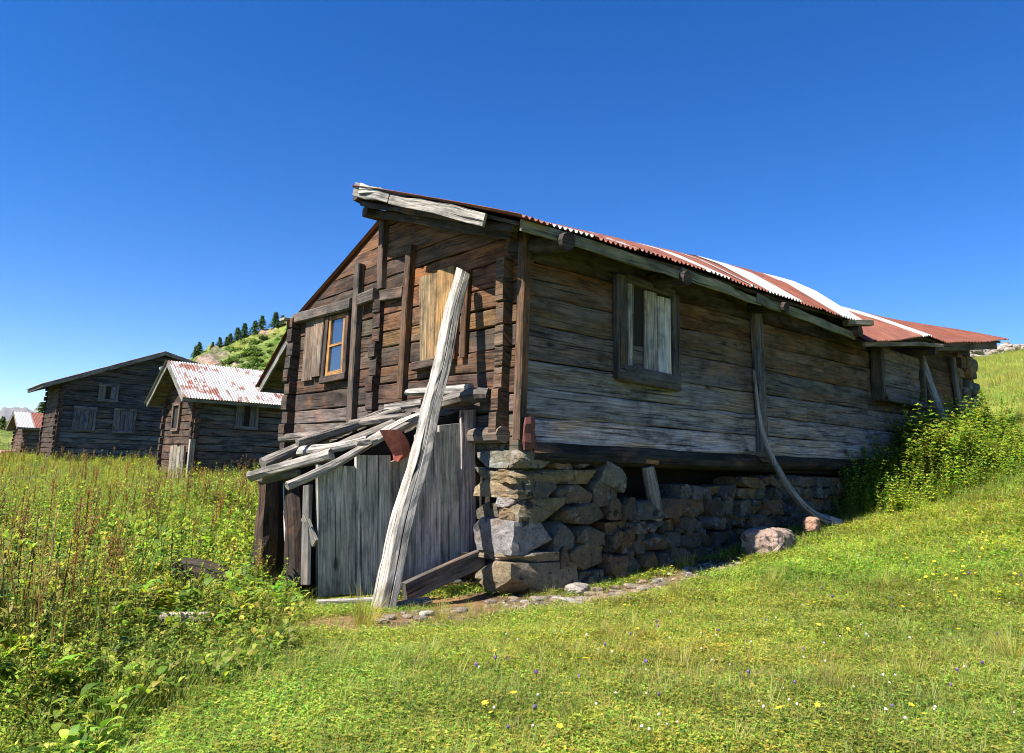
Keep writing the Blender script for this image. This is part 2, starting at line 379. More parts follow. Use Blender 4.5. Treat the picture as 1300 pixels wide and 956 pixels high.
def build_ground():
    rr = np.concatenate([np.linspace(.2, 14, 130), np.geomspace(14.3, 4000, 130)]); th = np.linspace(0, 2*np.pi, 361)
    R, T = np.meshgrid(rr, th, indexing='ij'); X = EYE[0]+R*np.cos(T); Y = EYE[1]+R*np.sin(T); Z = gz(X, Y)
    g = np.empty(X.shape+(3,)); g[:] = (.20, .23, .05)
    w = np.clip(weedy(X, Y)+.3, 0, 1)[..., None]; g = g*(1-w) + np.array((.10, .12, .03))*w
    d = path_d(X, Y) + .12*np.sin(X*7+Y*3)*np.sin(Y*8); k_ = np.clip(1-(d-.26)/.25, 0, 1)[..., None]; g = g*(1-k_)+np.array((.17, .115, .065))*k_
    ins = (X > -.4) & (X < 7) & (Y > -.35) & (Y < 6); g[ins] = (.10, .07, .045)
    grid_mesh('ground', X, Y, Z, g, 'ground')
build_ground()

def bearing(x):
    r = ray(x, 560); return math.atan2(r[1], r[0])
RIDGE = [(-400, 548), (-60, 534), (0, 531), (22, 536), (60, 524), (150, 500), (215, 472), (235, 463), (250, 450), (268, 440), (285, 436), (300, 430), (318, 424), (330, 421), (350, 415), (370, 409), (430, 395), (560, 375), (700, 430), (900, 560), (1050, 600)]
def build_hill():
    xs = np.linspace(-400, 1050, 330); D = np.concatenate([np.linspace(52, 112, 60), np.linspace(113.5, 135, 14), np.linspace(140, 260, 12)])
    ry = np.interp(xs, [a for a, _ in RIDGE], [b for _, b in RIDGE])
    X = np.empty((len(xs), len(D))); Y = X.copy(); Z = X.copy(); ti = np.empty(X.shape+(3,))
    for i, x in enumerate(xs):
        r = ray(x, ry[i]); h = np.hypot(r[0], r[1]); b = math.atan2(r[1], r[0]); zr = r[2]/h*118+EYE[2]
        for j, d in enumerate(D):
            X[i, j] = EYE[0]+d*math.cos(b); Y[i, j] = EYE[1]+d*math.sin(b)
            q = min(1, (d-52)/66); s = q**1.25
            Z[i, j] = -1.8+(zr+1.8)*s if d <= 118 else zr-(d-118)*.22
    nz = np.sin(X*.31+Y*.17)*np.sin(Y*.27-X*.12)*.6+np.sin(X*.9+Y*.5)*np.sin(Y*.8)*.25+np.sin(X*2.1-Y*.7)*np.sin(Y*1.9+X)*.14
    amp = np.clip((D-56)/20, 0, 1)[None, :]*np.clip((300-xs)/0+9, 0, 1)[:, None] if False else np.clip((D-56)/20, 0, 1)[None, :]
    Z = Z+nz*amp*.55
    PXg = np.repeat(xs[:, None], len(D), 1); Dg = np.repeat(D[None], len(xs), 0)
    rocky = np.clip(1.25-np.hypot((PXg-268)/26, (Dg-108)/13), 0, 1)+np.clip(1.1-np.hypot((PXg-334)/9, (Dg-115)/4), 0, 1)+.8*np.clip(1-np.hypot((PXg-300)/12, (Dg-100)/5), 0, 1)
    n2 = np.sin(X*1.3+Y*.9)*np.sin(Y*1.1-X*.6)
    n3 = np.sin(X*2.9+Y*1.7)*np.sin(Y*2.3-X*1.9)
    rm = np.clip((rocky*1.1+.35*n2+.45*n3-.42)*2.2, 0, 1)
    Z = Z + rm*(.5*np.abs(np.sin(X*1.7+Y))+.4*np.abs(np.sin(Y*2.3-X*.8)))
    green = np.array((.125, .155, .035)); bush = np.array((.075, .115, .022)); rk = np.array((.20, .15, .125))
    bm = np.clip((np.sin(X*.45+1)*np.sin(Y*.38+.4)+.3*n2-.25)*2.5, 0, 1)[..., None]
    ti[:] = green*(1-bm)+bush*bm; ti = ti*(1-rm[..., None])+rk*rm[..., None]
    grid_mesh('hill', X, Y, Z, ti, 'hill')
    return xs, D, X, Y, Z
HX, HD, HXX, HYY, HZZ = build_hill()
def hill_at(x, d):
    i = int(np.argmin(abs(HX-x))); j = int(np.argmin(abs(HD-d))); return V3(HXX[i, j], HYY[i, j], HZZ[i, j])
def build_mountains():
    xs = np.linspace(-500, 700, 260); q = np.linspace(0, 1, 26)
    X = np.empty((len(xs), len(q))); Y = X.copy(); Z = X.copy()
    for i, x in enumerate(xs):
        y = 515+9*math.sin(x*.021+1.2)-5*abs(math.sin(x*.063+.4))-3.2*abs(math.sin(x*.17))-2*math.sin(x*.41)-.008*x
        r = ray(x, y); h = np.hypot(r[0], r[1]); b = math.atan2(r[1], r[0])
        for j, t in enumerate(q):
            d = 4300+2900*t; X[i, j] = EYE[0]+d*math.cos(b); Y[i, j] = EYE[1]+d*math.sin(b)
            zr = r[2]/h*7200; Z[i, j] = -140+(zr+140)*t**1.15+55*math.sin(x*.16+j*.8)*math.sin(j*.55)*t*(1-t)*1.6
    grid_mesh('mountains', X, Y, Z, np.ones(X.shape+(3,)), 'mountain')
build_mountains()

# ------------------------------------------------------------------ main hut
HUT = empty('log_hut', (0, 0, -.2))
class Kid:   # parts are built in world coordinates; the thing's origin is at its base
    pass
def part(mb, name, mat, parent=HUT, smooth=False, label=None):
    o = mb.build(name, mat, None, smooth)
    root = parent
    off = V3(0, 0, 0); p = parent
    while p is not None: off = off + np.array(p.location); p = p.parent
    o.parent = parent; o.location = -Vector(off)
    if label: o['label'] = label
    return o
tag(HUT, 'large weathered log hut on a dry stone base with a rusty corrugated roof', 'hut')
UP = V3(0, 0, 1); UX = V3(1, 0, 0); VY = V3(0, 1, 0)
GV = 5.78
def gab_lo(z): return 0.0 if z <= 2.10 else 2.95*(z-2.10)/(3.02-2.10)
def gab_hi(z): return GV if z <= 1.86 else GV-(GV-2.95)*(z-1.86)/(3.0-1.86)
def gable():
    mb = MB(); z = -.2; rows = [.22, .24, .20, .26, .23, .25, .21, .24, .27, .24, .23, .26, .25, .24, .24]
    for h in rows:
        z1 = min(z+h, 3.0)
        if z >= 2.97: break
        lo0, lo1, hi0, hi1 = gab_lo(z), gab_lo(z1-.004), gab_hi(z), gab_hi(z1-.004)
        cut = [lo0]
        if z < 1.9: cut += [2.98+random.uniform(-.02, .02)]
        elif hi0-lo0 > 2.4: cut += [random.choice([2.98, 2.3, 3.6])]
        cut += [hi0]
        cut1 = [lo1]+cut[1:-1]+[hi1]
        for i in range(len(cut)-1):
            base = random.choice([(.056, .028, .016), (.076, .038, .020), (.098, .049, .026), (.080, .054, .037), (.042, .024, .016)])
            if i == 0 and z > 1.1: base = random.choice([(.17, .066, .020), (.12, .050, .018), (.13, .064, .028)])
            if z < .3: base = (.105, .085, .07)
            plank(mb, V3(0, 0, 0), VY, -UX, cut[i]+.003, cut[i+1]-.003, cut1[i]+.003, cut1[i+1]-.003, (z+.003, z+.003), (z1-.006, z1-.006), .09, jit(base, .22, .1), wob=.010, proud=random.uniform(0, .012))
        z = z1
    part(mb, 'gable_planks', 'old_wood')
    # posts nailed up the gable
    def post(v0, z0, v1, z1, w, t, col, mat='old_wood', label=None):
        m = MB(); bar(m, (-t*.5-.005, v0, z0), (-t*.5-.005, v1, z1), w, t, VY, col); part(m, 'batten_post', mat, label=label)
    post(3.53, .12, 3.59, 2.46, .14, .11, (.088, .07, .056))
    post(2.94, 2.0, 2.99, 2.98, .12, .10, (.08, .052, .038))
    post(2.27, .5, 2.25, 2.46, .12, .10, (.105, .055, .028))
    post(1.02, .9, 1.0, 1.9, .10, .07, (.08, .04, .02))
    # columns of cross-wall log ends
    for (v0, w, t, za, zb, col) in ((2.99, .19, .10, .15, 1.88, (.045, .03, .022)), (5.62, .2, .14, -.15, 1.95, (.05, .035, .026)), (.29, .13, .14, .02, 1.92, (.095, .06, .036))):
        m = MB(); z = za
        while z < zb-.05:
            h = random.uniform(.19, .26); h = min(h, zb-z)
            e = t+random.uniform(-.025, .03); ww = w*random.uniform(.85, 1.1)
            plank(m, V3(-e, v0-ww/2+random.uniform(-.012, .012), 0), VY, -UX, 0, ww, 0, ww, (z+.004, z+.004), (z+h-.004, z+h-.004), e+.02, jit(col), seg=2, wob=.006)
            z += h
        part(m, 'log_end_column', 'old_wood')
    m = MB(); bar(m, (-.05, .0, -.02), (-.05, .0, 2.12), .11, .11, VY, (.10, .056, .032)); part(m, 'corner_post', 'old_wood')
    m = MB(); bar(m, (-.075, 5.6, 1.93), (-.075, 3.66, 1.90), .16, .14, UP, (.085, .068, .056)); bar(m, (-.06, 3.5, 1.93), (-.06, 3.06, 1.95), .17, .11, UP, (.08, .062, .05)); bar(m, (-.05, 2.9, 1.9), (-.05, 2.36, 1.86), .15, .09, UP, (.07, .048, .035)); part(m, 'tie_beam', 'grey_wood')
    m = MB(); log(m, [(-.1, 5.72, .03), (-.1, 4.6, .06), (-.1, 4.25, .06)], [.07, .075, .065], (.12, .10, .085), flat=.9); part(m, 'sill_log', 'grey_wood')
    m = MB(); log(m, [(-.07, .78, .02), (-.09, .2, .03)], [.085, .09], (.14, .105, .08), rough=.05); part(m, 'sill_log', 'grey_wood')
    m = MB(); plank(m, V3(-.02, 4.4, 0), VY, -UX, 0, 1.35, 0, 1.35, (-.22, -.22), (-.04, -.02), .05, (.13, .105, .085)); part(m, 'skirt_board', 'grey_wood')
gable()
def gable_windows():
    # glazed window with an open shutter
    w = MB(); 
    for a, b, wd in (((-.05, 4.50, .86), (-.05, 4.47, 1.9), .09), ((-.05, 3.82, .86), (-.05, 3.84, 1.86), .09), ((-.06, 4.55, .87), (-.06, 3.77, .90), .10), ((-.06, 4.55, 1.88), (-.06, 3.78, 1.84), .08)):
        bar(w, a, b, wd, .07, VY if abs(a[1]-b[1]) < .2 else UP, (.05, .034, .026))
    wo = part(w, 'window', 'old_wood')
    m = MB(); y = (.30, .155, .05)
    for a, b, wd in (((-.045, 4.40, .93), (-.045, 4.38, 1.82), .07), ((-.045, 3.92, .93), (-.045, 3.93, 1.80), .07), ((-.045, 4.36, .955), (-.045, 3.95, .96), .07), ((-.045, 4.36, 1.79), (-.045, 3.96, 1.78), .06), ((-.045, 4.36, 1.37), (-.045, 3.95, 1.38), .035)):
        bar(m, a, b, wd, .045, VY if abs(a[1]-b[1]) < .2 else UP, y, wob=.002)
    part(m, 'sash', 'yellow_wood', wo)
    m = MB(); plank(m, V3(-.035, 3.94, 0), VY, -UX, 0, .45, 0, .45, (.94, .94), (1.8, 1.8), .01, (0, 0, 0), wob=0, seg=1); g = part(m, 'pane', 'window_glass', wo)
    m = MB(); r = random.Random(3)
    rows = []
    for i, (v0, v1) in enumerate(((5.27, 4.92), (4.91, 4.60))):
        vplank(m, V3(-.06, v1, 0), VY, -UX, -.03+.05*i, v0-v1-.02, 0, v0-v1, .91+.04*i, 1.84, .04, (.17, .115, .075) if i else (.14, .095, .065), wob=.012, proud=.01*i)
    part(m, 'shutter', 'grey_wood', wo)
    # boarded-up opening
    w2 = MB()
    bar(w2, (-.05, 2.0, .87), (-.05, 1.2, .90), .11, .12, UP, (.065, .042, .03)); bar(w2, (-.04, 1.22, .9), (-.04, 1.2, 1.95), .10, .07, VY, (.15, .055, .02)); w2o = part(w2, 'window', 'old_wood', label='window closed with two yellowish boards')
    m = MB(); vplank(m, V3(-.055, 0, 0), VY, -UX, 1.76, 1.90, 1.82, 2.02, .93, 2.0, .035, (.20, .14, .075)); vplank(m, V3(-.052, 0, 0), VY, -UX, 1.60, 1.752, 1.62, 1.812, .935, 1.99, .035, (.22, .145, .07)); vplank(m, V3(-.06, 0, 0), VY, -UX, 1.28, 1.59, 1.27, 1.61, .97, 2.01, .035, (.26, .15, .055))
    part(m, 'shutter', 'yellow_wood', w2o)
gable_windows()

def side_wall():
    mb = MB(); P0 = V3(0, 0, 0)
    # z limits at u=0 and u=11 for each course
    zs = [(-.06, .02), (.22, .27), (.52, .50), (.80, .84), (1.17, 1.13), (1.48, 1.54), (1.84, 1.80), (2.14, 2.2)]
    cols = [(.30, .272, .28), (.235, .212, .217), (.165, .148, .147), (.085, .070, .060), (.088, .055, .026), (.078, .039, .014), (.024, .013, .007)]  # weathered tones; upper rows darkened as shade, greys tinted against green bounce
    for i in range(len(zs)-1):
        cuts = [.02, 4.15+random.uniform(-.05, .05), 7.45, 11.2]
        if random.random() < .4: cuts.insert(2, 5.9+random.uniform(-.6, .5))
        for a, b in zip(cuts[:-1], cuts[1:]):
            def zz(row, u): return row[0]+(row[1]-row[0])*u/11
            col = cols[i]
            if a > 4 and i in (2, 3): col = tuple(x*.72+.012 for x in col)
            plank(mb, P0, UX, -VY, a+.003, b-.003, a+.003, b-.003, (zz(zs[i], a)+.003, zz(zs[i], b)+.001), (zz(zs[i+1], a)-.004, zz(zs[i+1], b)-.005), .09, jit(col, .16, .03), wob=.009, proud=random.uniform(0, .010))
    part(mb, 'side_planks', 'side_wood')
    m = MB(); log(m, [(.1, .02, -.14), (2, .03, -.13), (4, .03, -.12), (6.9, .05, -.06)], [.10, .11, .10, .08], (.016, .014, .012), rough=.09); part(m, 'sill_log', 'old_wood', label='charred black bottom log of the side wall')
    # window with a half shutter
    w = MB(); c = (.05, .044, .04)
    for a, b, wd, dr in (((1.38, -.05, .74), (1.36, -.05, 1.93), .17, UX), ((2.36, -.05, .70), (2.34, -.05, 1.86), .13, UX), ((1.32, -.055, .80), (2.42, -.055, .77), .19, UP), ((1.44, -.045, 1.92), (2.32, -.045, 1.87), .10, UP)):
        bar(w, a, b, wd, .09, dr, c)
    wo = part(w, 'window', 'side_wood', label='unglazed window with half its shutter missing')
    m = MB(); plank(m, V3(0, -.012, 0), UX, -VY, 1.42, 2.30, 1.42, 2.30, (.85, .85), (1.9, 1.88), .01, (.01, .01, .01), seg=1, wob=0); part(m, 'opening_shade', 'shade_black', wo)  # near-black sheet standing in for the unlit room behind
    m = MB(); vplank(m, V3(0, -.05, 0), UX, -VY, 1.80, 2.03, 1.80, 2.02, .86, 1.83, .03, (.30, .275, .24)); vplank(m, V3(0, -.055, 0), UX, -VY, 2.04, 2.28, 2.035, 2.27, .87, 1.80, .03, (.44, .43, .42)); part(m, 'shutter', 'side_wood', wo)
    m = MB(); vplank(m, V3(0, -.05, 0), UX, -VY, 1.49, 1.59, 1.50, 1.60, .90, 1.9, .03, (.26, .25, .25)); part(m, 'jamb_board', 'side_wood', wo)
    m = MB(); bar(m, (4.13, -.06, 2.05), (4.22, -.06, .02), .17, .10, UX, (.10, .095, .095)); log(m, [(4.22, .02, -.02), (4.23, -.17, -.03)], [.09, .095], (.12, .10, .09)); part(m, 'batten_post', 'side_wood')
    # hatch, leaning boards and slim post at the far end
    h = MB()
    for i in range(4): plank(h, V3(0, -.13, 0), UX, -VY, 7.72, 9.15+.08*i*(i % 2), 7.70, 9.2, (1.06+.21*i, 1.04+.21*i), (1.26+.21*i, 1.25+.21*i), .04, jit((.12, .098, .082)))
    bar(h, (7.62, -.12, .98), (7.62, -.12, 1.94), .11, .2, UX, (.025, .021, .018)); bar(h, (9.3, -.12, 1.0), (9.3, -.12, 1.9), .07, .16, UX, (.06, .05, .04)); bar(h, (7.60, -.17, 1.02), (9.36, -.17, 1.0), .09, .2, UP, (.055, .046, .038)); part(h, 'hatch', 'side_wood')
    m = MB(); bar(m, (9.42, -.10, 1.92), (10.2, -.16, .70), .22, .05, UX, (.23, .23, .25)); part(m, 'brace_board', 'side_wood')
    m = MB(); bar(m, (10.95, -.08, 2.1), (11.15, -.08, .9), .14, .06, UX, (.085, .08, .08)); part(m, 'batten_post', 'side_wood')
    # red painted tin wrapped round the bottom corner
    m = MB(); rings = []
    for z, a, b, o in ((.20, -.06, .05, .0), (.13, -.075, .06, .014), (.05, -.08, .06, .004), (-.04, -.085, .075, .022), (-.12, -.07, .085, .012)):
        rings.append([V3(a, -.105-o, z), V3((a+b)/2, -.115-o, z+random.uniform(-.02, .02)), V3(b, -.10-o, z+.02), V3(b, -.09, z+.02), V3((a+b)/2, -.10, z), V3(a, -.09, z)])
    m.loft(rings, (1, 1, 1)); part(m, 'corner_tin', 'rust_paint')
side_wall()
def hidden_walls():
    m = MB()
    for i in range(9):
        z = -.2+i*.24; plank(m, V3(0, GV, 0), UX, VY, .05, 12.2, .05, 12.2, (z, z), (z+.235, z+.235), .09, jit((.13, .09, .06)), seg=10)
    for i in range(13):
        z = -.2+i*.24; a, b = max(0, gab_lo(z+.1)), gab_hi(z+.1)
        plank(m, V3(12.2, 0, 0), VY, UX, a, b, a, b, (z, z), (z+.235, z+.235), .09, jit((.15, .12, .10)), seg=5)
    part(m, 'back_planks', 'old_wood')
    m = MB()   # added near-black planes behind the boards, blocking light to keep the rooms dark
    for a, b in (((.12, .13), (12.1, .13)), ((12.1, .13), (12.1, 5.68)), ((12.1, 5.68), (.12, 5.68)), ((.12, 5.68), (.12, .13))):
        a = V3(*a, 0); b = V3(*b, 0); m.loft([[a+UP*-.25, a+UP*1.88], [b+UP*-.25, b+UP*1.88]], (1, 1, 1), closed=False)
    m.loft([[V3(.12, .13, -.16), V3(.12, 5.68, -.16)], [V3(12.1, .13, -.16), V3(12.1, 5.68, -.16)]], (1, 1, 1), closed=False)
    part(m, 'dark_backing', 'shade_black')
hidden_walls()

# ---- roof
US = [-.6, 0, 2, 4, 6.3, 8.0, 12.4]
PROF = {0: [2.06, 2.06, 2.10, 2.06, 2.07, 2.1, 2.1], 1: [2.46, 2.48, 2.62, 2.74, 2.84, 2.86, 2.92], 2: [2.84, 2.86, 2.98, 3.07, 3.14, 3.15, 3.2], 3: [3.30, 3.32, 3.34, 3.36, 3.38, 3.4, 3.42]}
VS = [-.5, .55, 1.6, 2.95]
US2 = [6.3, 7.4, 8.5, 9.3, 11, 12.5]
PROF2 = {0: [1.74, 1.92, 2.14, 2.12, 2.36, 2.60], 1: [2.50, 2.58, 2.68, 2.72, 2.84, 2.98], 2: [3.02, 3.05, 3.08, 3.12, 3.15, 3.2], 3: [3.36, 3.38, 3.4, 3.42, 3.44, 3.46]}
VS2 = [-.6, .55, 1.6, 2.95]
def spl(x, xs, ys):   # monotone cubic
    xs = np.asarray(xs); ys = np.asarray(ys); h = np.diff(xs); s = np.diff(ys)/h; m = np.r_[s[0], (s[:-1]+s[1:])/2, s[-1]]
    i = int(np.clip(np.searchsorted(xs, x)-1, 0, len(h)-1)); t = (x-xs[i])/h[i]
    return (2*t**3-3*t*t+1)*ys[i]+(t**3-2*t*t+t)*h[i]*m[i]+(-2*t**3+3*t*t)*ys[i+1]+(t**3-t*t)*h[i]*m[i+1]
def roofz(u, v, sec=1):
    if sec == 1: return spl(v, VS, [np.interp(u, US, PROF[k_]) for k_ in range(4)])
    return spl(v, VS2, [np.interp(u, US2, PROF2[k_]) for k_ in range(4)])
def corrugated(mb, u0, u1, v0, v1, zf, rust, lift=0, amp=.016, pitch=.076, skew=0.0, nv=9, ragged=.02):
    """one sheet: corrugations run from eave to ridge"""
    nu = max(8, int((u1-u0)/pitch*8)); b = len(mb.v); rnd = random.uniform(0, 50)
    rag = [random.uniform(-ragged, ragged) for _ in range(nu+1)]
    for j in range(nv+1):
        q = j/nv
        for i in range(nu+1):
            u = u0+(u1-u0)*i/nu; v = v0+(v1-v0)*q + (rag[i]*.3 if j == 0 else 0)
            z = zf(u, v)+lift+amp*math.sin(u/pitch*2*math.pi)+.006*math.sin(u*3+q*7+rnd)
            mb.v.append((u+skew*q, v, z)); r = rust(u, q) if callable(rust) else rust; mb.t.append((r, random.random(), 0))
    for j in range(nv):
        for i in range(nu):
            a = b+j*(nu+1)+i; mb.f.append((a, a+1, a+nu+2, a+nu+1)); mb.mi.append(0)
            for (ii, jj) in ((i, j), (i+1, j), (i+1, j+1), (i, j+1)): mb.uv.append((u0+(u1-u0)*ii/nu+rnd, (v1-v0)*jj/nv+rnd*.3))
def roof():
    m = MB()   # boarded deck under the sheets
    def deck(u0, u1, vs, sec, thick=.035, drop=.05):
        n = int((vs[-1]-vs[0])/.22); va = np.linspace(vs[0], vs[-1], n+1)
        for a, b in zip(va[:-1], va[1:]):
            us = np.linspace(u0, u1, 14); rings = []
            for u in us:
                za, zb = roofz(u, a, sec)-drop, roofz(u, b, sec)-drop
                rings.append([V3(u, a+.003, za), V3(u, b-.003, zb), V3(u, b-.003, zb-thick), V3(u, a+.003, za-thick)])
            m.loft(rings, jit((.04, .031, .022)))
    deck(-.52, 6.3, (-.42, 2.95), 1); deck(6.32, 12.35, (-.5, 2.95), 2)
    for (ua, ub, sec) in ((.0, 6.31, 1), (6.31, 12.2, 2)):
        m.loft([[V3(u, .03, 1.9), V3(u, .06, 1.9), V3(u, .06, roofz(u, .05, sec)-.06), V3(u, .03, roofz(u, .05, sec)-.06)] for u in np.linspace(ua, ub, 12)], (.03, .022, .016))
    R = part(m, 'roof', 'old_wood', smooth=False)
    sheets = [(-.60, -.18, .92), (-.20, .50, .18), (.47, 1.12, .88), (1.10, 1.75, .55), (1.72, 2.45, .85), (2.42, 2.85, .36), (2.75, 3.30, .85), (3.28, 3.42, .25), (3.40, 3.76, .9), (3.74, 4.58, .16), (4.55, 5.12, .9), (5.1, 6.34, lambda u, q: .70 if u < 5.3+.25*(1-q) else .2)]
    for i, (a, b, r) in enumerate(sheets):
        s = MB(); corrugated(s, a, b, -.49-random.choice([0, .015, .05, .03])-random.uniform(0, .02), 2.97, lambda u, v: roofz(u, v, 1), r, lift=.004*(i % 2)+.004+random.uniform(0, .012)); part(s, 'roof_sheet', 'sheet_metal', R, smooth=True)
    for i, (a, b, r) in enumerate([(6.30, 8.30, lambda u, q: .93 if q < .52 else .2), (8.26, 8.62, .1), (8.6, 12.52, lambda u, q: .93 if q < .36+.25*(12.5-u)/4 else .1)]):
        s = MB(); corrugated(s, a, b, -.6-.02*(i % 2), 2.97, lambda u, v: roofz(u, v, 2), r, lift=.006+.012*(i == 1), nv=16, skew=-.25 if i == 1 else 0); part(s, 'roof_sheet', 'sheet_metal', R, smooth=True)
    lz = lambda u, v: 3.08-(v-2.95)*.40
    for i in range(6):
        s = MB(); corrugated(s, -.06+i*2.07, 2.05+i*2.07, 2.86, 5.98, lz, random.choice([.2, .5, .8]), lift=.004*(i % 2), nv=5); part(s, 'roof_sheet', 'sheet_metal', R, smooth=True)
    m = MB()
    us = np.linspace(.02, 12.2, 10)
    for a, b in zip(np.linspace(2.95, 5.8, 14)[:-1], np.linspace(2.95, 5.8, 14)[1:]):
        m.loft([[V3(u, a, lz(u, a)-.03), V3(u, b-.004, lz(u, b)-.03), V3(u, b-.004, lz(u, b)-.06), V3(u, a, lz(u, a)-.06)] for u in us], jit((.09, .07, .055)))
    part(m, 'deck_board', 'old_wood', R)
    m = MB()   # ridge fill between the higher and the lower slope
    m.loft([[V3(u, 2.93, 3.0), V3(u, 2.96, 3.0), V3(u, 2.96, roofz(u, 2.95, 1 if u < 6.3 else 2)-.05), V3(u, 2.93, roofz(u, 2.95, 1 if u < 6.3 else 2)-.05)] for u in np.linspace(.0, 12.3, 13)], (.08, .065, .05)); part(m, 'ridge_board', 'old_wood', R)
    m = MB()   # end of the lower step in the roof
    m.loft([[V3(6.28, v, roofz(6.3, v, 2)-.08), V3(6.32, v, roofz(6.3, v, 2)-.08), V3(6.32, v, roofz(6.3, v, 1)-.02), V3(6.28, v, roofz(6.3, v, 1)-.02)] for v in np.linspace(-.4, .6, 5)], (.06, .05, .04)); part(m, 'step_board', 'old_wood', R)
    # fascia along the eave
    for (u0, u1, z0, z1, col) in ((-.5, .35, 1.99, 1.99, (.11, .11, .07)), (.3, 1.98, 2.0, 1.955, (.12, .12, .07)), (1.93, 3.6, 1.985, 1.93, (.15, .148, .085)), (3.5, 6.15, 1.95, 1.83, (.12, .118, .065))):
        f = MB(); bar(f, (u0, -.46-.02*random.random(), z0), (u1, -.46-.02*random.random(), z1), .13, .03, UP, col, wob=.014, taper=(1, .8)); part(f, 'fascia_board', 'grey_wood', R)
    f = MB(); bar(f, (6.35, -.50, 1.72), (8.5, -.55, 2.0), .07, .05, UP, (.15, .125, .10)); bar(f, (8.3, -.5, 1.98), (9.0, -.63, 2.02), .06, .05, UP, (.17, .15, .12)); bar(f, (8.9, -.5, 2.0), (12.0, -.5, 2.42), .14, .06, UP, (.07, .058, .045)); bar(f, (5.9, -.45, 1.99), (6.34, -.62, 2.03), .09, .12, UP, (.15, .14, .11)); part(f, 'fascia_board', 'old_wood', R)
    # weathered barge boards on the gable overhang
    rz = lambda v: roofz(-.55, v, 1)
    f = MB()
    bar(f, (-.53, 2.92, rz(2.92)-.03), (-.55, 2.0, rz(2.0)-.06), .17, .05, UP, (.19, .175, .16), wob=.018); bar(f, (-.585, 2.74, rz(2.74)+.01), (-.59, 2.2, rz(2.2)-.01), .12, .03, UP, (.34, .325, .30), wob=.02, taper=(1, .45)); part(f, 'barge_board', 'pale_wood', R)
    f = MB(); bar(f, (-.55, 1.95, rz(1.95)-.09), (-.56, .02, rz(.02)-.11), .15, .04, UP, (.26, .235, .205), wob=.012, taper=(.8, 1)); part(f, 'barge_board', 'pale_wood', R)
    f = MB(); bar(f, (-.53, 2.0, rz(2.0)-.05), (-.53, 1.6, rz(1.6)-.06), .10, .05, UP, (.05, .04, .035), wob=.01); part(f, 'barge_board', 'old_wood', R)
    f = MB(); bar(f, (-.5, 2.98, rz(2.9)-.06), (-.28, 3.0, 3.2), .14, .13, UP, (.05, .035, .027), wob=.01); bar(f, (-.3, 2.93, 3.2), (1, 2.93, 3.2), .13, .12, UP, (.09, .07, .05)); part(f, 'ridge_beam', 'old_wood', R)
    f = MB(); bar(f, (-.36, 2.98, 3.02), (.3, 2.98, 3.02), .13, .13, UP, (.06, .04, .03)); part(f, 'purlin', 'old_wood', R)
    f = MB(); bar(f, (-.2, 2.95, 3.02), (-.2, .0, 2.06), .11, .10, UP, (.045, .034, .026), wob=.008); bar(f, (-.42, 2.95, 3.11), (-.42, -.3, 2.02), .07, .06, UP, (.042, .032, .024), wob=.008); part(f, 'rafter', 'old_wood', R)
    for u0, z0, r_ in ((.02, 2.0, .095), (1.93, 1.98, .085), (4.05, 1.98, .07), (6.12, 1.95, .085), (8.9, 1.98, .07)):
        f = MB(); log(f, [(u0, .25, z0+.02), (u0+.02, -.2, z0-.03), (u0+.03, -.55, z0-.06)], [r_*1.1, r_*1.05, r_], (.03, .024, .019), rough=.05); part(f, 'rafter_tail', 'old_wood', R)
    f = MB(); bar(f, (-.26, 5.72, 1.93), (.15, 5.70, 1.95), .035, .22, UP, (.34, .33, .31)); part(f, 'eave_board', 'pale_wood', R)
roof()

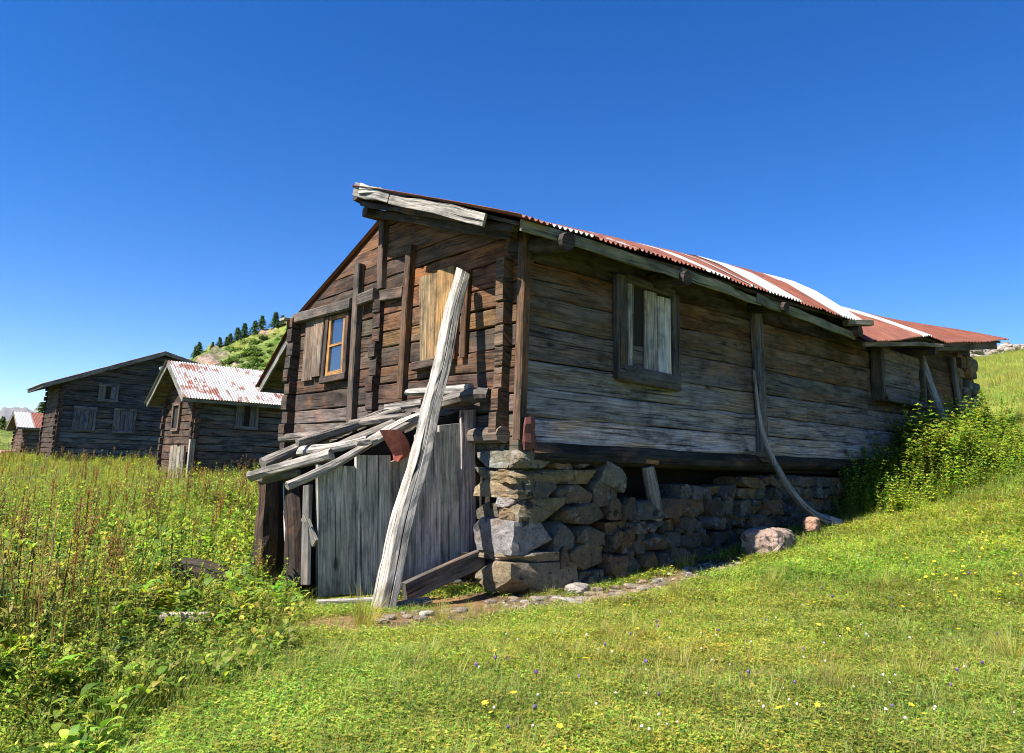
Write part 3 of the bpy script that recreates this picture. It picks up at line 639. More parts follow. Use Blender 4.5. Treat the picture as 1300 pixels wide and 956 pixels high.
# ---- dry stone base
def stone_base():
    mb = MB()
    pal = [(.09, .066, .044), (.12, .074, .036), (.078, .072, .064), (.06, .064, .07), (.125, .088, .052), (.05, .041, .033), (.11, .064, .032), (.07, .07, .056)]
    def boxv(x0, x1, y0, y1, col, depth=.45, pr=.03, tilt=0, ul=None):
        a = on_v(x0, y0, -.03) if x0 >= 655 else None
        z1 = on_v(max(x0, 664), y0, -.03)[2]; z0 = on_v(max(x0, 664), y1, -.03)[2]
        u1 = on_v(x1, (y0+y1)/2, -.03)[0]; u0 = on_v(x0, (y0+y1)/2, -.03)[0] if ul is None else ul
        rock(mb, ((u0+u1)/2, -pr+depth/2, (z0+z1)/2), (u1-u0+.005, depth, z1-z0+.005), jit(tuple(x*.68 for x in col), .15), p=14, rough=.09, tilt=tilt)
    def boxu(x0, x1, y0, y1, col, pr=.05):
        pa = on_u(x0, (y0+y1)/2, -.06); pb = on_u(min(x1, 662), (y0+y1)/2, -.06)
        z1 = on_u((x0+x1)/2, y0, -.06)[2]; z0 = on_u((x0+x1)/2, y1, -.06)[2]
        rock(mb, (.2-pr, (pa[1]+pb[1])/2, (z0+z1)/2), (.45, abs(pa[1]-pb[1])+.005, z1-z0+.005), jit(tuple(x*.75 for x in col), .15), p=14, rough=.09)
    # corner stones copied from the picture, course by course
    boxu(606, 650, 572, 594, (.24, .25, .20)); boxv(650, 697, 572, 594, (.20, .20, .15), ul=-.08); boxv(698, 730, 576, 595, (.22, .15, .07)); boxv(730, 762, 573, 594, (.16, .16, .13))
    boxu(605, 628, 594, 608, (.18, .16, .12)); boxu(628, 650, 596, 608, (.22, .2, .17)); boxv(654, 750, 595, 614, (.25, .19, .10), ul=-.08, depth=.5)
    boxu(605, 655, 609, 630, (.32, .25, .15)); boxv(655, 678, 609, 630, (.22, .19, .14), ul=-.07); boxv(679, 707, 612, 634, (.14, .12, .09)); boxv(708, 752, 614, 640, (.16, .13, .09))
    boxu(604, 632, 638, 660, (.17, .14, .10)); boxu(631, 652, 630, 644, (.30, .30, .29)); boxu(634, 654, 645, 661, (.32, .22, .12)); boxv(660, 715, 633, 664, (.20, .15, .09), ul=-.05); boxv(716, 768, 640, 666, (.13, .11, .085))
    boxu(604, 630, 662, 704, (.13, .14, .13)); boxv(634, 704, 662, 702, (.33, .335, .33), ul=-.14, depth=.6); boxv(705, 730, 664, 700, (.14, .14, .13))
    boxv(733, 766, 668, 692, (.16, .12, .08)); boxv(640, 709, 703, 714, (.33, .26, .19), ul=-.12, depth=.55); boxv(711, 723, 694, 720, (.20, .14, .08)); boxv(724, 766, 692, 724, (.19, .13, .085))
    boxu(612, 634, 712, 752, (.26, .22, .16)); boxv(637, 735, 715, 757, (.28, .20, .12), ul=-.13, depth=.6, pr=.05)
    boxv(753, 780, 607, 640, (.15, .115, .085), tilt=.12); boxv(764, 792, 590, 620, (.19, .165, .13), tilt=-.35, pr=.06); boxv(735, 765, 726, 748, (.15, .13, .11))
    for x, y, sx in ((612, 568, .09), (626, 566, .13), (643, 568, .1), (655, 569, .08), (672, 571, .12), (690, 572, .1), (705, 573, .09)):
        p = on_v(x, y, 0) if x > 660 else on_u(x, y, -.02); rock(mb, (max(p[0], -.05)+.05, max(p[1], 0)+.04, p[2]), (sx, .16, .07), jit((.2, .17, .14)))
    # coursed rubble of the rest of the front
    u_max = 11.4; z = -1.75; row = 0
    while z < 2.1:
        h = random.uniform(.13, .25); u = 1.18+random.uniform(-.1, .1) if z > -1.62 else .9
        while u < u_max:
            w = random.uniform(.16, .46)*(1 if h > .17 else .8)
            top = -.62 if u < 2.3 else (-.36 if u < 3.4 else (-.22 if u < 7 else -.02)); 
            if u > 11: top = 2.1
            if u > 7 and u < 11: top = min(top, .3)
            g = g1(u, -.1)
            if z+h*.7 < top and z+h > g-.12:
                col = random.choice(pal); hh = min(h, top-z+.03)*random.uniform(.85, 1.08)
                rock(mb, (u+w/2, .14+random.uniform(-.05, .06), z+h/2+random.uniform(-.015, .015)), (w*1.02, .42, hh*1.03), jit(col, .2), p=random.choice([8, 12, 16]), rough=.14, tilt=random.uniform(-.1, .1), n=5)
            u += w
        z += h; row += 1
    z = -1.7
    while z < -.3:      # the same masonry under the gable
        h = random.uniform(.14, .25); v = .85
        while v < 5.75:
            w = random.uniform(.2, .45)
            if z+h > g1(-.1, v+w/2)-.15: rock(mb, (.15+random.uniform(-.04, .04), v+w/2, z+h/2), (.42, w*1.02, min(h, -.2-z)*1.03), jit(random.choice(pal), .2), p=10, rough=.14)
            v += w
        z += h
    # loose chinking stones
    for _ in range(130):
        u = random.uniform(1.2, 7); z = random.uniform(-1.3, -.5)
        if z > g1(u, -.1) and not (u < 2.5 and z > -.8): rock(mb, (u, -.02, z), (random.uniform(.06, .12), .14, random.uniform(.05, .09)), jit(random.choice(pal)), n=5)
    part(mb, 'stone_base', 'stone'); mb = MB()
    # stone pier at the far end and its tumbled foot
    for _ in range(46):
        z = random.uniform(.3, 2.15); s = random.uniform(.2, .4)
        rock(mb, (random.uniform(11.3, 12.3), random.uniform(.02, .1), z), (s, .3, s*.7), jit(random.choice(pal)), rough=.14)
    for a, b, z, s in ((12.45, .1, .95, .45), (12.7, 0, .7, .5), (12.3, -.15, .75, .4), (12.9, .2, .55, .45), (12.5, .4, 1.15, .4), (13.1, 0, .6, .3)):
        rock(mb, (a, b, z), (s, s, s*.6), jit((.12, .11, .10)), rough=.14)
    part(mb, 'stone_pier', 'stone')
    m = MB()   # added near-black planes behind the stones, standing in for shade in the gaps
    def wall(a, b, z0, z1): m.loft([[V3(*a, z0), V3(*a, z1)], [V3(*b, z0), V3(*b, z1)]], (1, 1, 1), closed=False)
    wall((.12, .75), (12.2, .75), -2, -.2); wall((.12, .2), (.12, 5.7), -2, -.2); wall((12.1, .05), (12.1, 5.7), -2, 2); wall((.1, 5.72), (12.1, 5.72), -2, -.2)
    m.loft([[V3(.12, .05, -.21), V3(.12, 5.7, -.21)], [V3(12.1, .05, -.21), V3(12.1, 5.7, -.21)]], (1, 1, 1), closed=False)
    part(m, 'base_dark_backing', 'backing_black')
    p0 = on_v(822, 592, .0); p1 = on_v(833, 660, .0)
    m = MB(); log(m, [p0, (p0+p1)/2+V3(.01, 0, 0), p1], [.075, .085, .08], (.2, .185, .165), rough=.06); bar(m, p0+V3(-.10, 0, .06), p0+V3(.12, 0, .05), .05, .14, UP, (.26, .12, .05)); part(m, 'prop_post', 'grey_wood')
stone_base()

# ------------------------------------------------------------------ lean-to shed against the gable
SH = empty('lean_to_shed', (-1.0, 1.2, -1.5)); tag(SH, 'ramshackle grey plank lean-to roofed with driftwood logs against the gable', 'shed')
def spart(mb, name, mat, parent=SH, label=None, smooth=False): return part(mb, name, mat, parent, smooth, label)
R0 = random.uniform
def shed():
    bs = [(403, 451, 590, 592, 758), (452, 496, 578, 578, 757), (491, 531, 590, 572, 748), (528, 560, 552, 548, 741), (559, 588, 540, 537, 726), (586, 604, 521, 520, 702)]
    for i, (x0, x1, y0, y1, yb) in enumerate(bs):
        a = on_v(x0, y0, .75); b = on_v(x1, y1, .75); ab = on_v(x0, yb, .75); bb = on_v(x1, yb-4, .75)
        mb = MB(); back = .03 if i in (2, 4) else 0
        # grain runs up the board
        rings = []; sg = 6; bev = .006; n = -VY
        for j in range(sg+1):
            q = j/sg; L = ab+(a-ab)*q; R = bb+(b-bb)*q; w = random.uniform(-.006, .006); off = V3(0, back, 0)
            rings.append([L+off+VY*.035, L+off+n*(w-bev), L+off+n*w+UX*bev, R+off+n*w-UX*bev, R+off+n*(w-bev), R+off+VY*.035])
        mb.loft(rings, jit((.38, .335, .30), .28, .06)); spart(mb, 'wall_board', 'grey_wood')
    # added near-black sheets standing in for the shade inside
    m = MB(); m.loft([[V3(-1.85, .95, -1.6), V3(-1.85, .95, -.42)], [V3(-.12, .95, -1.5), V3(-.12, .95, .3)]], (1, 1, 1), closed=False); spart(m, 'dark_backing', 'backing_black'); m = MB()
    m.loft([[V3(-1.7, 2.05, -1.6), V3(-1.7, 2.05, -.36)], [V3(-.12, 2.05, -1.5), V3(-.12, 2.05, .34)]], (1, 1, 1), closed=False); spart(m, 'dark_backing', 'backing_black')
    # rotten posts of the open front
    def onf(x, y, u=-1.85): return on_u(x, y, u)
    for pts, r, col, l in ((((342, 596), (338, 660), (333, 745)), (.085, .10, .12), (.085, .05, .032), 'rotten bark-covered post'), (((372, 604), (376, 670), (378, 745)), (.10, .10, .11), (.03, .02, .015), None)):
        m = MB(); log(m, [onf(x, y) for x, y in pts], r, col, rough=.16); spart(m, 'post', 'old_wood', label=l)
    m = MB(); a = on_u(391, 616, -1.86); b = on_u(388, 742, -1.86); bar(m, b, a, .13, .04, VY, (.13, .12, .11)); spart(m, 'wall_board', 'grey_wood')
    m = MB(); a = on_u(361, 612, -1.92); b = on_u(366, 745, -1.92); log(m, [a, (a+b)/2+V3(0, .02, 0), b], [.014, .013, .014], (.62, .6, .56), nseg=6); spart(m, 'rod', 'pale_wood')
    m = MB(); a = on_u(396, 640, -1.8); b = on_u(388, 700, -1.8); bar(m, on_u(386, 655, -1.88), on_u(400, 690, -1.84), .12, .03, VY, (.16, .145, .12)); spart(m, 'brace_board', 'grey_wood')
    # roof logs laid loose along the slope
    def rp(x, y, lift=0):
        r = ray(x, y); n = V3(-.43, 0, 1); t = (.5+lift-n@EYE)/(n@r); return EYE+r*t
    L = [([rp(317, 605), rp(365, 592), rp(421, 577)], (.062, .075, .07), (.25, .225, .19)),
         ([rp(381, 573), rp(425, 568), rp(466, 558)], (.055, .06, .05), (.31, .285, .25)),
         ([V3(-1.74, 1.43, -.12), V3(-1.1, 1.55, .08), V3(-.45, 1.64, .30)], (.05, .05, .045), (.22, .195, .165)),
         ([V3(-1.0, 1.74, .12), V3(-.9, 1.35, .15), V3(-.72, .92, .21)], (.06, .075, .055), (.10, .08, .065)),
         ([V3(-.52, 1.85, .33), V3(-.3, 1.42, .39)], (.05, .055), (.22, .195, .165)),
         ([V3(-.34, 1.0, .36), V3(-.2, .62, .44), V3(-.12, .42, .45)], (.08, .10, .09), (.06, .048, .04)),
         ([V3(-1.95, 1.75, -.34), V3(-1.0, 1.95, .06), V3(-.2, 2.0, .38)], (.06, .06, .05), (.18, .155, .13)),
         ([V3(-1.9, 1.05, -.33), V3(-1.0, 1.1, .05), V3(-.15, 1.1, .40)], (.05, .06, .05), (.15, .125, .10))]
    for pts, r, col in L:
        m = MB(); log(m, pts, [x*.82*random.uniform(.85, 1.15) for x in r], col, rough=.17, nseg=11, sub=6); spart(m, 'roof_log', 'pale_wood')
    for a, b, w, t, col, bend in ((on_v(364, 617, .68), on_v(476, 559, .70), .10, .05, (.25, .225, .195), (0, 0, -.04)), (on_v(470, 562, .70), on_v(548, 522, .72), .13, .05, (.30, .275, .24), None), (V3(-.2, .64, .53), V3(-.18, 1.95, .55), .11, .10, (.31, .285, .25), None), (rp(330, 611, -.1), rp(380, 600, -.1), .1, .08, (.19, .17, .15), None), (on_v(452, 562, .6), on_v(478, 557, .6), .07, .07, (.24, .21, .17), None)):
        m = MB(); a = np.asarray(a, float); b = np.asarray(b, float); log(m, [a, (a+b)/2+(np.asarray(bend) if bend else 0)+V3(0, 0, R0(-.02, .02)), b], [w*.42, w*.5, w*.36], col, rough=.16, nseg=9, sub=6, flat=.8); spart(m, 'roof_pole', 'pale_wood')
shed()
def on_its_own(mb, name, mat, label, cat, group=None, smooth=False):
    """a one-mesh thing whose origin sits at its base"""
    v = np.array(mb.v); base = V3(v[:, 0].mean(), v[:, 1].mean(), v[:, 2].min()); mb.v = [tuple(p) for p in v-base]
    o = mb.build(name, mat, None, smooth); o.location = base; return tag(o, label, cat, group)
# big leaning beam
m = MB(); tp = V3(-.22, .84, 1.83); bt = V3(-1.50, .0, -1.56); bt = on_v(487, 772, .0)

def split_beam(mb, a, b, w, t, tint):
    d = unit(b-a); wd = V3(.10, 1, 0); wd = unit(wd-d*(wd@d)); nd = np.cross(d, wd); N = 34; rings = []
    nz = lambda q, k_, p: math.sin(q*k_+p)
    for i in range(N+1):
        q = i/N; k_ = 1.08-.22*q; x, y = w*.5*k_, t*.5*k_
        c = a+(b-a)*q + wd*(.012*nz(q, 9, 1)+.006*nz(q, 23, 2)) + nd*(.014*nz(q, 7, .5)+.006*nz(q, 19, 4)) + wd*.02*math.sin(q*math.pi)
        j = lambda s_=.006: random.uniform(-s_, s_)
        g1_ = max(0, nz(q, 7.5, -.6))*.05+.004; g2 = max(0, nz(q, 6, 2.2))*.055+.004; g3 = max(0, nz(q, 11, 0))*.03+.003
        e1, e2 = .15*nz(q, 5, 1), .2*nz(q, 4, 2)
        pts = [(-x+.02+j(), -y+j()), (x*(-.15+e1), -y), (x*(-.05+e1), -y+g1_), (x*(.05+e1), -y+j(.004)), (x-.025+j(), -y+j()), (x+j(), -y+.025), (x+j(.004), y*(-.25+e2)), (x-g2, y*(-.12+e2)), (x+j(.004), y*(.0+e2)), (x+j(), y-.02), (x-.02, y+j()), (0, y+j()), (-x+.02, y+j()), (-x+j(), y-.02), (-x, y*(.2-e2)), (-x+g3, y*(.1-e2)), (-x, y*(.02-e2)), (-x+j(), -y+.02)]
        cut = V3(0, 0, 0) if i < N else None
        rings.append([c + wd*p + nd*r_ + (d*(.05*p/x) if i == N else 0) for p, r_ in pts])
    mb.loft(rings, tint)
split_beam(m, bt+V3(0, 0, -.03), tp, .155, .165, (.34, .305, .265)); on_its_own(m, 'leaning_beam', 'pale_wood', 'long sun-bleached squared beam propped steeply against the gable wall', 'beam')
# rusty red tin flap hanging off the roof edge
m = MB(); rings = []
for q, (xa, xb, y) in enumerate(((482, 508, 548), (488, 518, 557), (494, 521, 568), (499, 519, 577), (500, 506, 585))):
    A = on_v(xa, y-(2 if q == 0 else 0), .62); B = on_v(xb, y-(5 if q == 0 else 0)+2, .62); rings.append([A, (A+B)/2+V3(0, -.03, 0), B, B+V3(0, .008, 0), (A+B)/2+V3(0, -.022, 0), A+V3(0, .008, 0)])
m.loft(rings, (1, 1, 1)); on_its_own(m, 'tin_scrap', 'rust_tin', 'small red rusty tin scrap hanging from the driftwood roof of the lean-to', 'metal scrap')
# boards and timbers lying about
m = MB(); bar(m, on_v(513, 752, .42), on_v(612, 708, .55), .19, .06, UP, (.085, .075, .065)); on_its_own(m, 'fallen_plank', 'grey_wood', 'dark plank tilted across the foot of the grey boards beside the stone corner', 'plank')
a = ghit(402, 772); b = ghit(500, 768); m = MB(); bar(m, a+UP*.04, b+UP*.05, .10, .05, UX, (.33, .31, .28)); on_its_own(m, 'pale_plank', 'pale_wood', 'pale bleached board lying flat in the grass below the lean-to', 'plank')
a = ghit(500, 775); b = ghit(545, 770); m = MB(); bar(m, a+UP*.03, b+UP*.05, .08, .05, UX, (.19, .17, .15)); on_its_own(m, 'wood_offcut', 'grey_wood', 'short grey offcut of wood on the ground behind the leaning beam', 'wood')
p = ghit(250, 742, .15); m = MB(); d = unit(RM[:, 0]*1.0+V3(0, 0, -.12)); d[2] = -.1; log(m, [p-d*.20+UP*.12, p+d*.05+UP*.12, p+d*.26+UP*.07], [.085, .10, .08], (.04, .025, .017)); on_its_own(m, 'broken_log', 'old_wood', 'dark brown broken log lying among the weeds', 'log')
p = ghit(215, 790, .1); m = MB(); d = unit(V3(RM[0][0], RM[1][0], 0)); bar(m, p-d*.28+UP*.03, p+d*.30+UP*.05, .06, .05, UP, (.3, .25, .2)); on_its_own(m, 'weathered_board', 'pale_wood', 'pale pinkish board half hidden in leaves at the meadow edge', 'plank')
# crooked pole
m = MB(); log(m, [on_v(957, 470, -.14), on_v(962, 515, -.15), on_v(969, 552, -.18), on_v(984, 590, -.27), on_v(1008, 629, -.38), on_v(1036, 655, -.47), on_v(1062, 664, -.52)], [.016, .026, .036, .048, .053, .06, .09], (.22, .205, .20), rough=.17, nseg=10)
log(m, [on_v(1050, 662, -.5), on_v(1068, 664, -.6)], [.09, .05], (.32, .29, .27), rough=.15); on_its_own(m, 'crooked_pole', 'pale_wood', 'grey crooked branch curving down from the wall post to the grass', 'pole')
# stones
def boulder(x, y, size, col, label, name='boulder', rot=.3, at=None, **kw):
    p = ghit(x, y) if at is None else at; m = MB(); rock(m, p+UP*size[2]*.28, size, col, rot=rot, p=4, rough=.16, n=8, **kw); return on_its_own(m, name, 'stone', label, 'rock')
boulder(976, 700, (.74, .55, .36), (.27, .19, .15), 'large pinkish boulder sunk in the turf in front of the stone base')
boulder(1028, 674, (.26, .2, .2), (.36, .20, .13), 'small reddish rock wedged beside the foot of the crooked branch', at=on_v(1030, 672, -.62))
boulder(733, 753, (.27, .2, .12), (.30, .26, .22), 'pale flat rock on the rubble path below the corner stones')
boulder(848, 718, (.2, .14, .1), (.42, .38, .32), 'small pale rock at the upper end of the rubble path')
# rubble scree
def rubble():
    mb = MB(); n = 0
    while n < 430:
        k_ = random.random(); i = min(int(k_*6), 5); t = k_*6-i; i += 5; c = PATH[i]+(PATH[i+1]-PATH[i])*t
        u, v = c[0]+random.gauss(0, .22), c[1]+random.gauss(0, .17)
        if v > -.02 and u > 0: continue
        if u < -.6 and random.random() < .75: continue
        s = random.choice([.015, .02, .02, .025, .03, .03, .04, .05, .06, .09]); z = g1(u, v)
        rock(mb, (u, v, z+s*.12), (s*random.uniform(1, 1.7), s*random.uniform(.8, 1.3), s*random.uniform(.35, .7)), jit(random.choice([(.25, .19, .14), (.21, .175, .145), (.24, .165, .11), (.33, .29, .25), (.15, .12, .10)])), rot=random.uniform(0, 3), n=3, p=4, rough=.14); n += 1
    tag(mb.build('rubble', 'stone'), 'loose broken rubble along the foot of the stone base', 'rubble', kind='stuff')
rubble(); _cube = None

# ------------------------------------------------------------------ the other houses
def house(name, label, corner, LU, LV, zb, eave, apex, ridge_axis, over, sheet_rust, windows=(), wallcol=(.10, .085, .07), gablecol=(.15, .085, .05), roof_t=.06, sa=None, side_mat='side_wood', nsheets=6, cat='log house', overV=.4):
    """log house with its near bottom corner at corner (min u, min v); ridge along u or v"""
    u0, v0 = corner; root = empty(name, (u0, v0, zb)); tag(root, label, cat, None)
    P = lambda mb, n_, mat, par=root, **k_: part(mb, n_, mat, par, **k_)
    ch = .22
    def courses(origin, d, n, L, top0, lo, hi, col, nm, mat):
        m = MB(); z = zb
        while z < top0-.02:
            z1 = min(z+ch*random.uniform(.9, 1.15), top0); a, b, a1, b1 = lo(z), hi(z), lo(z1-.01), hi(z1-.01)
            if b1-a1 < .1: break
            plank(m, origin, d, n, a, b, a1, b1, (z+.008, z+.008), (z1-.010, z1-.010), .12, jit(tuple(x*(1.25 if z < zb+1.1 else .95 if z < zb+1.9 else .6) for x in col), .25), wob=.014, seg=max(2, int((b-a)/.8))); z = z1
        P(m, nm, mat)
    if ridge_axis == 'u':    # gables face -u/+u
        sa_ = sa or LV/2
        lo = lambda z: 0 if z <= eave else sa_*(z-eave)/(apex-eave); hi = lambda z: LV if z <= eave else LV-(LV-sa_)*(z-eave)/(apex-eave)
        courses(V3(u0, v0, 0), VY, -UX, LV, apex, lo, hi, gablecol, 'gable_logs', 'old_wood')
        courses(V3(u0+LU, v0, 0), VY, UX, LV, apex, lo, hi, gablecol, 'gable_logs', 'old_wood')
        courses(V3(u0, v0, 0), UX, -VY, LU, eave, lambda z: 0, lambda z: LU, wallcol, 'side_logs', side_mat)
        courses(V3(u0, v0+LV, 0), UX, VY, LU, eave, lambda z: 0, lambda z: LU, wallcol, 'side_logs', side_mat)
    else:
        sa_ = sa or LU/2
        lo = lambda z: 0 if z <= eave else sa_*(z-eave)/(apex-eave); hi = lambda z: LU if z <= eave else LU-(LU-sa_)*(z-eave)/(apex-eave)
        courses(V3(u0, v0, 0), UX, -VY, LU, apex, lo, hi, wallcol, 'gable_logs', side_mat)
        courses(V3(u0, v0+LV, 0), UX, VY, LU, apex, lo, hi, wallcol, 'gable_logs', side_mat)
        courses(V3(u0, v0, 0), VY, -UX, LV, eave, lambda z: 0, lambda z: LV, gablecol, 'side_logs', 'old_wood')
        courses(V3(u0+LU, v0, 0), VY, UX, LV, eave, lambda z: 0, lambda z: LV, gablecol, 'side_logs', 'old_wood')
    # crossing log ends at the near corner
    for (cu, cv) in ((u0, v0), (u0, v0+LV), (u0+LU, v0)):
        m = MB(); z = zb
        while z < eave-.1:
            e = .09*random.uniform(.6, 1.3)
            bar(m, (cu-e if cu == u0 else cu+e, cv+.08 if cv == v0 else cv-.08, z+ch*.5), (cu+.1, cv+.08 if cv == v0 else cv-.08, z+ch*.5), ch*.85, .15, UP, jit(gablecol, .25), seg=2)
            bar(m, (cu+.08 if cu == u0 else cu-.08, cv-e if cv == v0 else cv+e, z+ch), (cu+.08 if cu == u0 else cu-.08, cv+.1, z+ch), ch*.8, .15, UP, jit(gablecol, .25), seg=2); z += ch*1.05
        P(m, 'log_end_column', 'old_wood')
    R = None
    def slope(e0, e1, r0, r1, rust):   # eave edge e0-e1, ridge edge r0-r1
        nonlocal R
        m = MB(); e0, e1, r0, r1 = (V3(*q) for q in (e0, e1, r0, r1)); nrm = unit(np.cross(e1-e0, r0-e0)); nrm = nrm if nrm[2] > 0 else -nrm
        nb = 10
        for j in range(nb):
            a, b = j/nb, (j+1)/nb-.004
            m.loft([[e0+(r0-e0)*a-nrm*roof_t, e0+(r0-e0)*b-nrm*roof_t, e0+(r0-e0)*b-nrm*.012, e0+(r0-e0)*a-nrm*.012], [e1+(r1-e1)*a-nrm*roof_t, e1+(r1-e1)*b-nrm*roof_t, e1+(r1-e1)*b-nrm*.012, e1+(r1-e1)*a-nrm*.012]], jit((.10, .082, .05), .2))
        for a, b in ((e0, r0), (e1, r1)): bar(m, a-nrm*.09, b-nrm*.09, .16, .035, UP, (.16, .15, .13))
        bar(m, e0-nrm*.08, e1-nrm*.08, .13, .035, UP, (.14, .14, .13))
        o = P(m, 'roof', 'grey_wood'); R = o
        L = np.linalg.norm(e1-e0); H = np.linalg.norm(r0-e0); N = nsheets; dl = unit(e1-e0); dh = unit(r0-e0)
        for i in range(N):
            s = MB(); q0, q1 = i/N, (i+1)/N+.01; nu = max(6, int(L/N/.075*6)); nv = 3; b = 0; rnd = random.uniform(0, 50); rv = rust if not callable(rust) else rust(i)
            for jj in range(nv+1):
                for k_ in range(nu+1):
                    t = (q0+(q1-q0)*k_/nu); p = e0+dl*L*t+dh*(H*jj/nv-(.06 if jj == 0 else 0))+nrm*(.012*math.sin(k_/6*2*math.pi)+.006+.004*(i % 2)); s.v.append(tuple(p)); s.t.append((rv+random.uniform(-.02, .02), 0, 0))
            for jj in range(nv):
                for k_ in range(nu):
                    a = jj*(nu+1)+k_; s.f.append((a, a+1, a+nu+2, a+nu+1)); s.mi.append(0)
                    for (x_, y_) in ((k_, jj), (k_+1, jj), (k_+1, jj+1), (k_, jj+1)): s.uv.append((L/N*x_/nu+rnd, H*y_/nv+rnd))
            P(s, 'roof_sheet', 'sheet_metal', o, smooth=True)
    ou, ov = over, overV
    if ridge_axis == 'u':
        k_ = (apex-eave)/sa_; k2 = (apex-eave)/(LV-sa_); rz_ = apex+.10
        slope((u0-ou, v0-ov, rz_-k_*(sa_+ov)), (u0+LU+ou, v0-ov, rz_-k_*(sa_+ov)), (u0-ou, v0+sa_, rz_), (u0+LU+ou, v0+sa_, rz_), sheet_rust)
        slope((u0+LU+ou, v0+LV+ov, rz_-k2*(LV-sa_+ov)), (u0-ou, v0+LV+ov, rz_-k2*(LV-sa_+ov)), (u0+LU+ou, v0+sa_, rz_), (u0-ou, v0+sa_, rz_), sheet_rust)
    else:
        k_ = (apex-eave)/sa_; k2 = (apex-eave)/(LU-sa_); rz_ = apex+.12
        slope((u0-ou, v0+LV+ov, rz_-k_*(sa_+ou)), (u0-ou, v0-ov, rz_-k_*(sa_+ou)), (u0+sa_, v0+LV+ov, rz_), (u0+sa_, v0-ov, rz_), sheet_rust)
        slope((u0+LU+ou, v0-ov, rz_-k2*(LU-sa_+ou)), (u0+LU+ou, v0+LV+ov, rz_-k2*(LU-sa_+ou)), (u0+sa_, v0-ov, rz_), (u0+sa_, v0+LV+ov, rz_), sheet_rust)
    for (face, s0, s1, z0, z1, shut) in windows:
        o_, d_, n_ = (V3(u0, v0, 0), UX, -VY) if face == 'v' else (V3(u0, v0, 0), VY, -UX)
        A = lambda s, z, e=.04: tuple(o_+d_*s+UP*z+n_*e)
        m = MB(); fc = (.10, .11, .125) if face == 'v' else (.11, .08, .06)
        for a, b, dr in ((A(s0, z0), A(s0, z1), d_), (A(s1, z0), A(s1, z1), d_), (A(s0-.06, z0), A(s1+.06, z0), UP), (A(s0-.06, z1), A(s1+.06, z1), UP)): bar(m, a, b, .1, .08, dr, fc)
        w = P(m, 'window', 'side_wood')
        m = MB(); plank(m, o_, d_, n_, s0, s1, s0, s1, (z0, z0), (z1, z1), .01, (0, 0, 0), seg=1, wob=0, proud=.012); P(m, 'opening_shade', 'shade_black', w)  # black sheet painted as the darkness inside the window
        if shut:
            n2 = 3 if shut < 1 else 4
            m = MB()
            for i in range(n2):
                if shut < 1 and i == 1: continue
                a = s0+.05+(s1-s0-.1)*i/n2; b = s0+.05+(s1-s0-.1)*(i+1)/n2-.012
                vplank(m, o_, d_, n_, a, b, a, b, z0+.05, z1-.05, .02, jit((.075, .085, .10) if face == 'v' else (.11, .08, .055)), seg=2, proud=.045)
            P(m, 'shutter', 'side_wood', w)
    m = MB()
    for a, b in (((u0+.15, v0+.15), (u0+LU-.15, v0+.15)), ((u0+LU-.15, v0+.15), (u0+LU-.15, v0+LV-.15)), ((u0+LU-.15, v0+LV-.15), (u0+.15, v0+LV-.15)), ((u0+.15, v0+LV-.15), (u0+.15, v0+.15))):
        m.loft([[V3(*a, zb-.8), V3(*a, eave-.05)], [V3(*b, zb-.8), V3(*b, eave-.05)]], (1, 1, 1), closed=False)
    e = .15
    for q in (0, 1):
        if ridge_axis == 'u':
            x = u0+e if q == 0 else u0+LU-e; a, b, c = V3(x, v0+e, eave-.1), V3(x, v0+LV-e, eave-.1), V3(x, v0+sa_, apex-.05)
        else:
            y = v0+e if q == 0 else v0+LV-e; a, b, c = V3(u0+e, y, eave-.1), V3(u0+LU-e, y, eave-.1), V3(u0+sa_, y, apex-.05)
        m.loft([[a, c], [b, c+V3(.001, .001, 0)]], (1, 1, 1), closed=False)
    P(m, 'dark_backing', 'backing_black')  # added near-black planes, stop sky and light showing between the logs
    return root
rusty = [.54, .51, .53, .52, .55, .5, .52, .5]
hA = house('log_house', 'big dark log house with two shuttered windows under a broad low gable', (.72, 31.67), 10.6, 3.6, -.75, 2.72, 4.36, 'v', .75, lambda i: .55, windows=(('v', .63, 1.42, .68, 1.66, 1), ('v', 2.22, 3.05, .68, 1.68, 1), ('v', 1.5, 2.2, 2.05, 2.72, .5)), wallcol=(.055, .06, .068), gablecol=(.045, .027, .019), sa=3.95, overV=.45)
m = MB(); log(m, [V3(4.55, 31.2, 3.65), V3(4.55, 31.1, 3.66)], [.10, .10], (.75, .75, .75), nseg=12, rough=0); part(m, 'lamp', 'pale_wood', hA)
hB = house('log_cabin', 'small log cabin with a white and rust streaked corrugated roof', (2.06, 17.35), 7, 3.1, -.85, 1.56, 2.52, 'u', .48, lambda i: rusty[i % 8]-.06, windows=(('v', 1.25, 1.85, .62, 1.36, .5), ('u', 1.35, 2.0, .5, 1.3, 0)), wallcol=(.058, .06, .06), gablecol=(.062, .037, .025), nsheets=7, overV=.42)
m = MB()
for i, (a, h) in enumerate(((.05, .30), (.40, .28), (.75, .33), (1.1, .3))): bar(m, (1.86, 17.3+a, -1.05), (1.84, 17.3+a, -.3+h), .3, .07, VY, jit((.19, .155, .12)), seg=3)
bar(m, (2.0, 17.12, -1.05), (2.0, 17.12, .2), .16, .1, UX, (.32, .28, .23)); part(m, 'plank_screen', 'pale_wood', hB)
hC = house('log_shed', 'tiny distant log shed with a red and white striped tin roof', (1.6, 48.1), 3.4, 4.6, -.9, 1.15, 2.0, 'u', .45, lambda i: (.35, .95, .15, .95, .2, .3)[i % 6], wallcol=(.07, .07, .07), gablecol=(.09, .055, .036), nsheets=5, overV=.4, cat='shed')
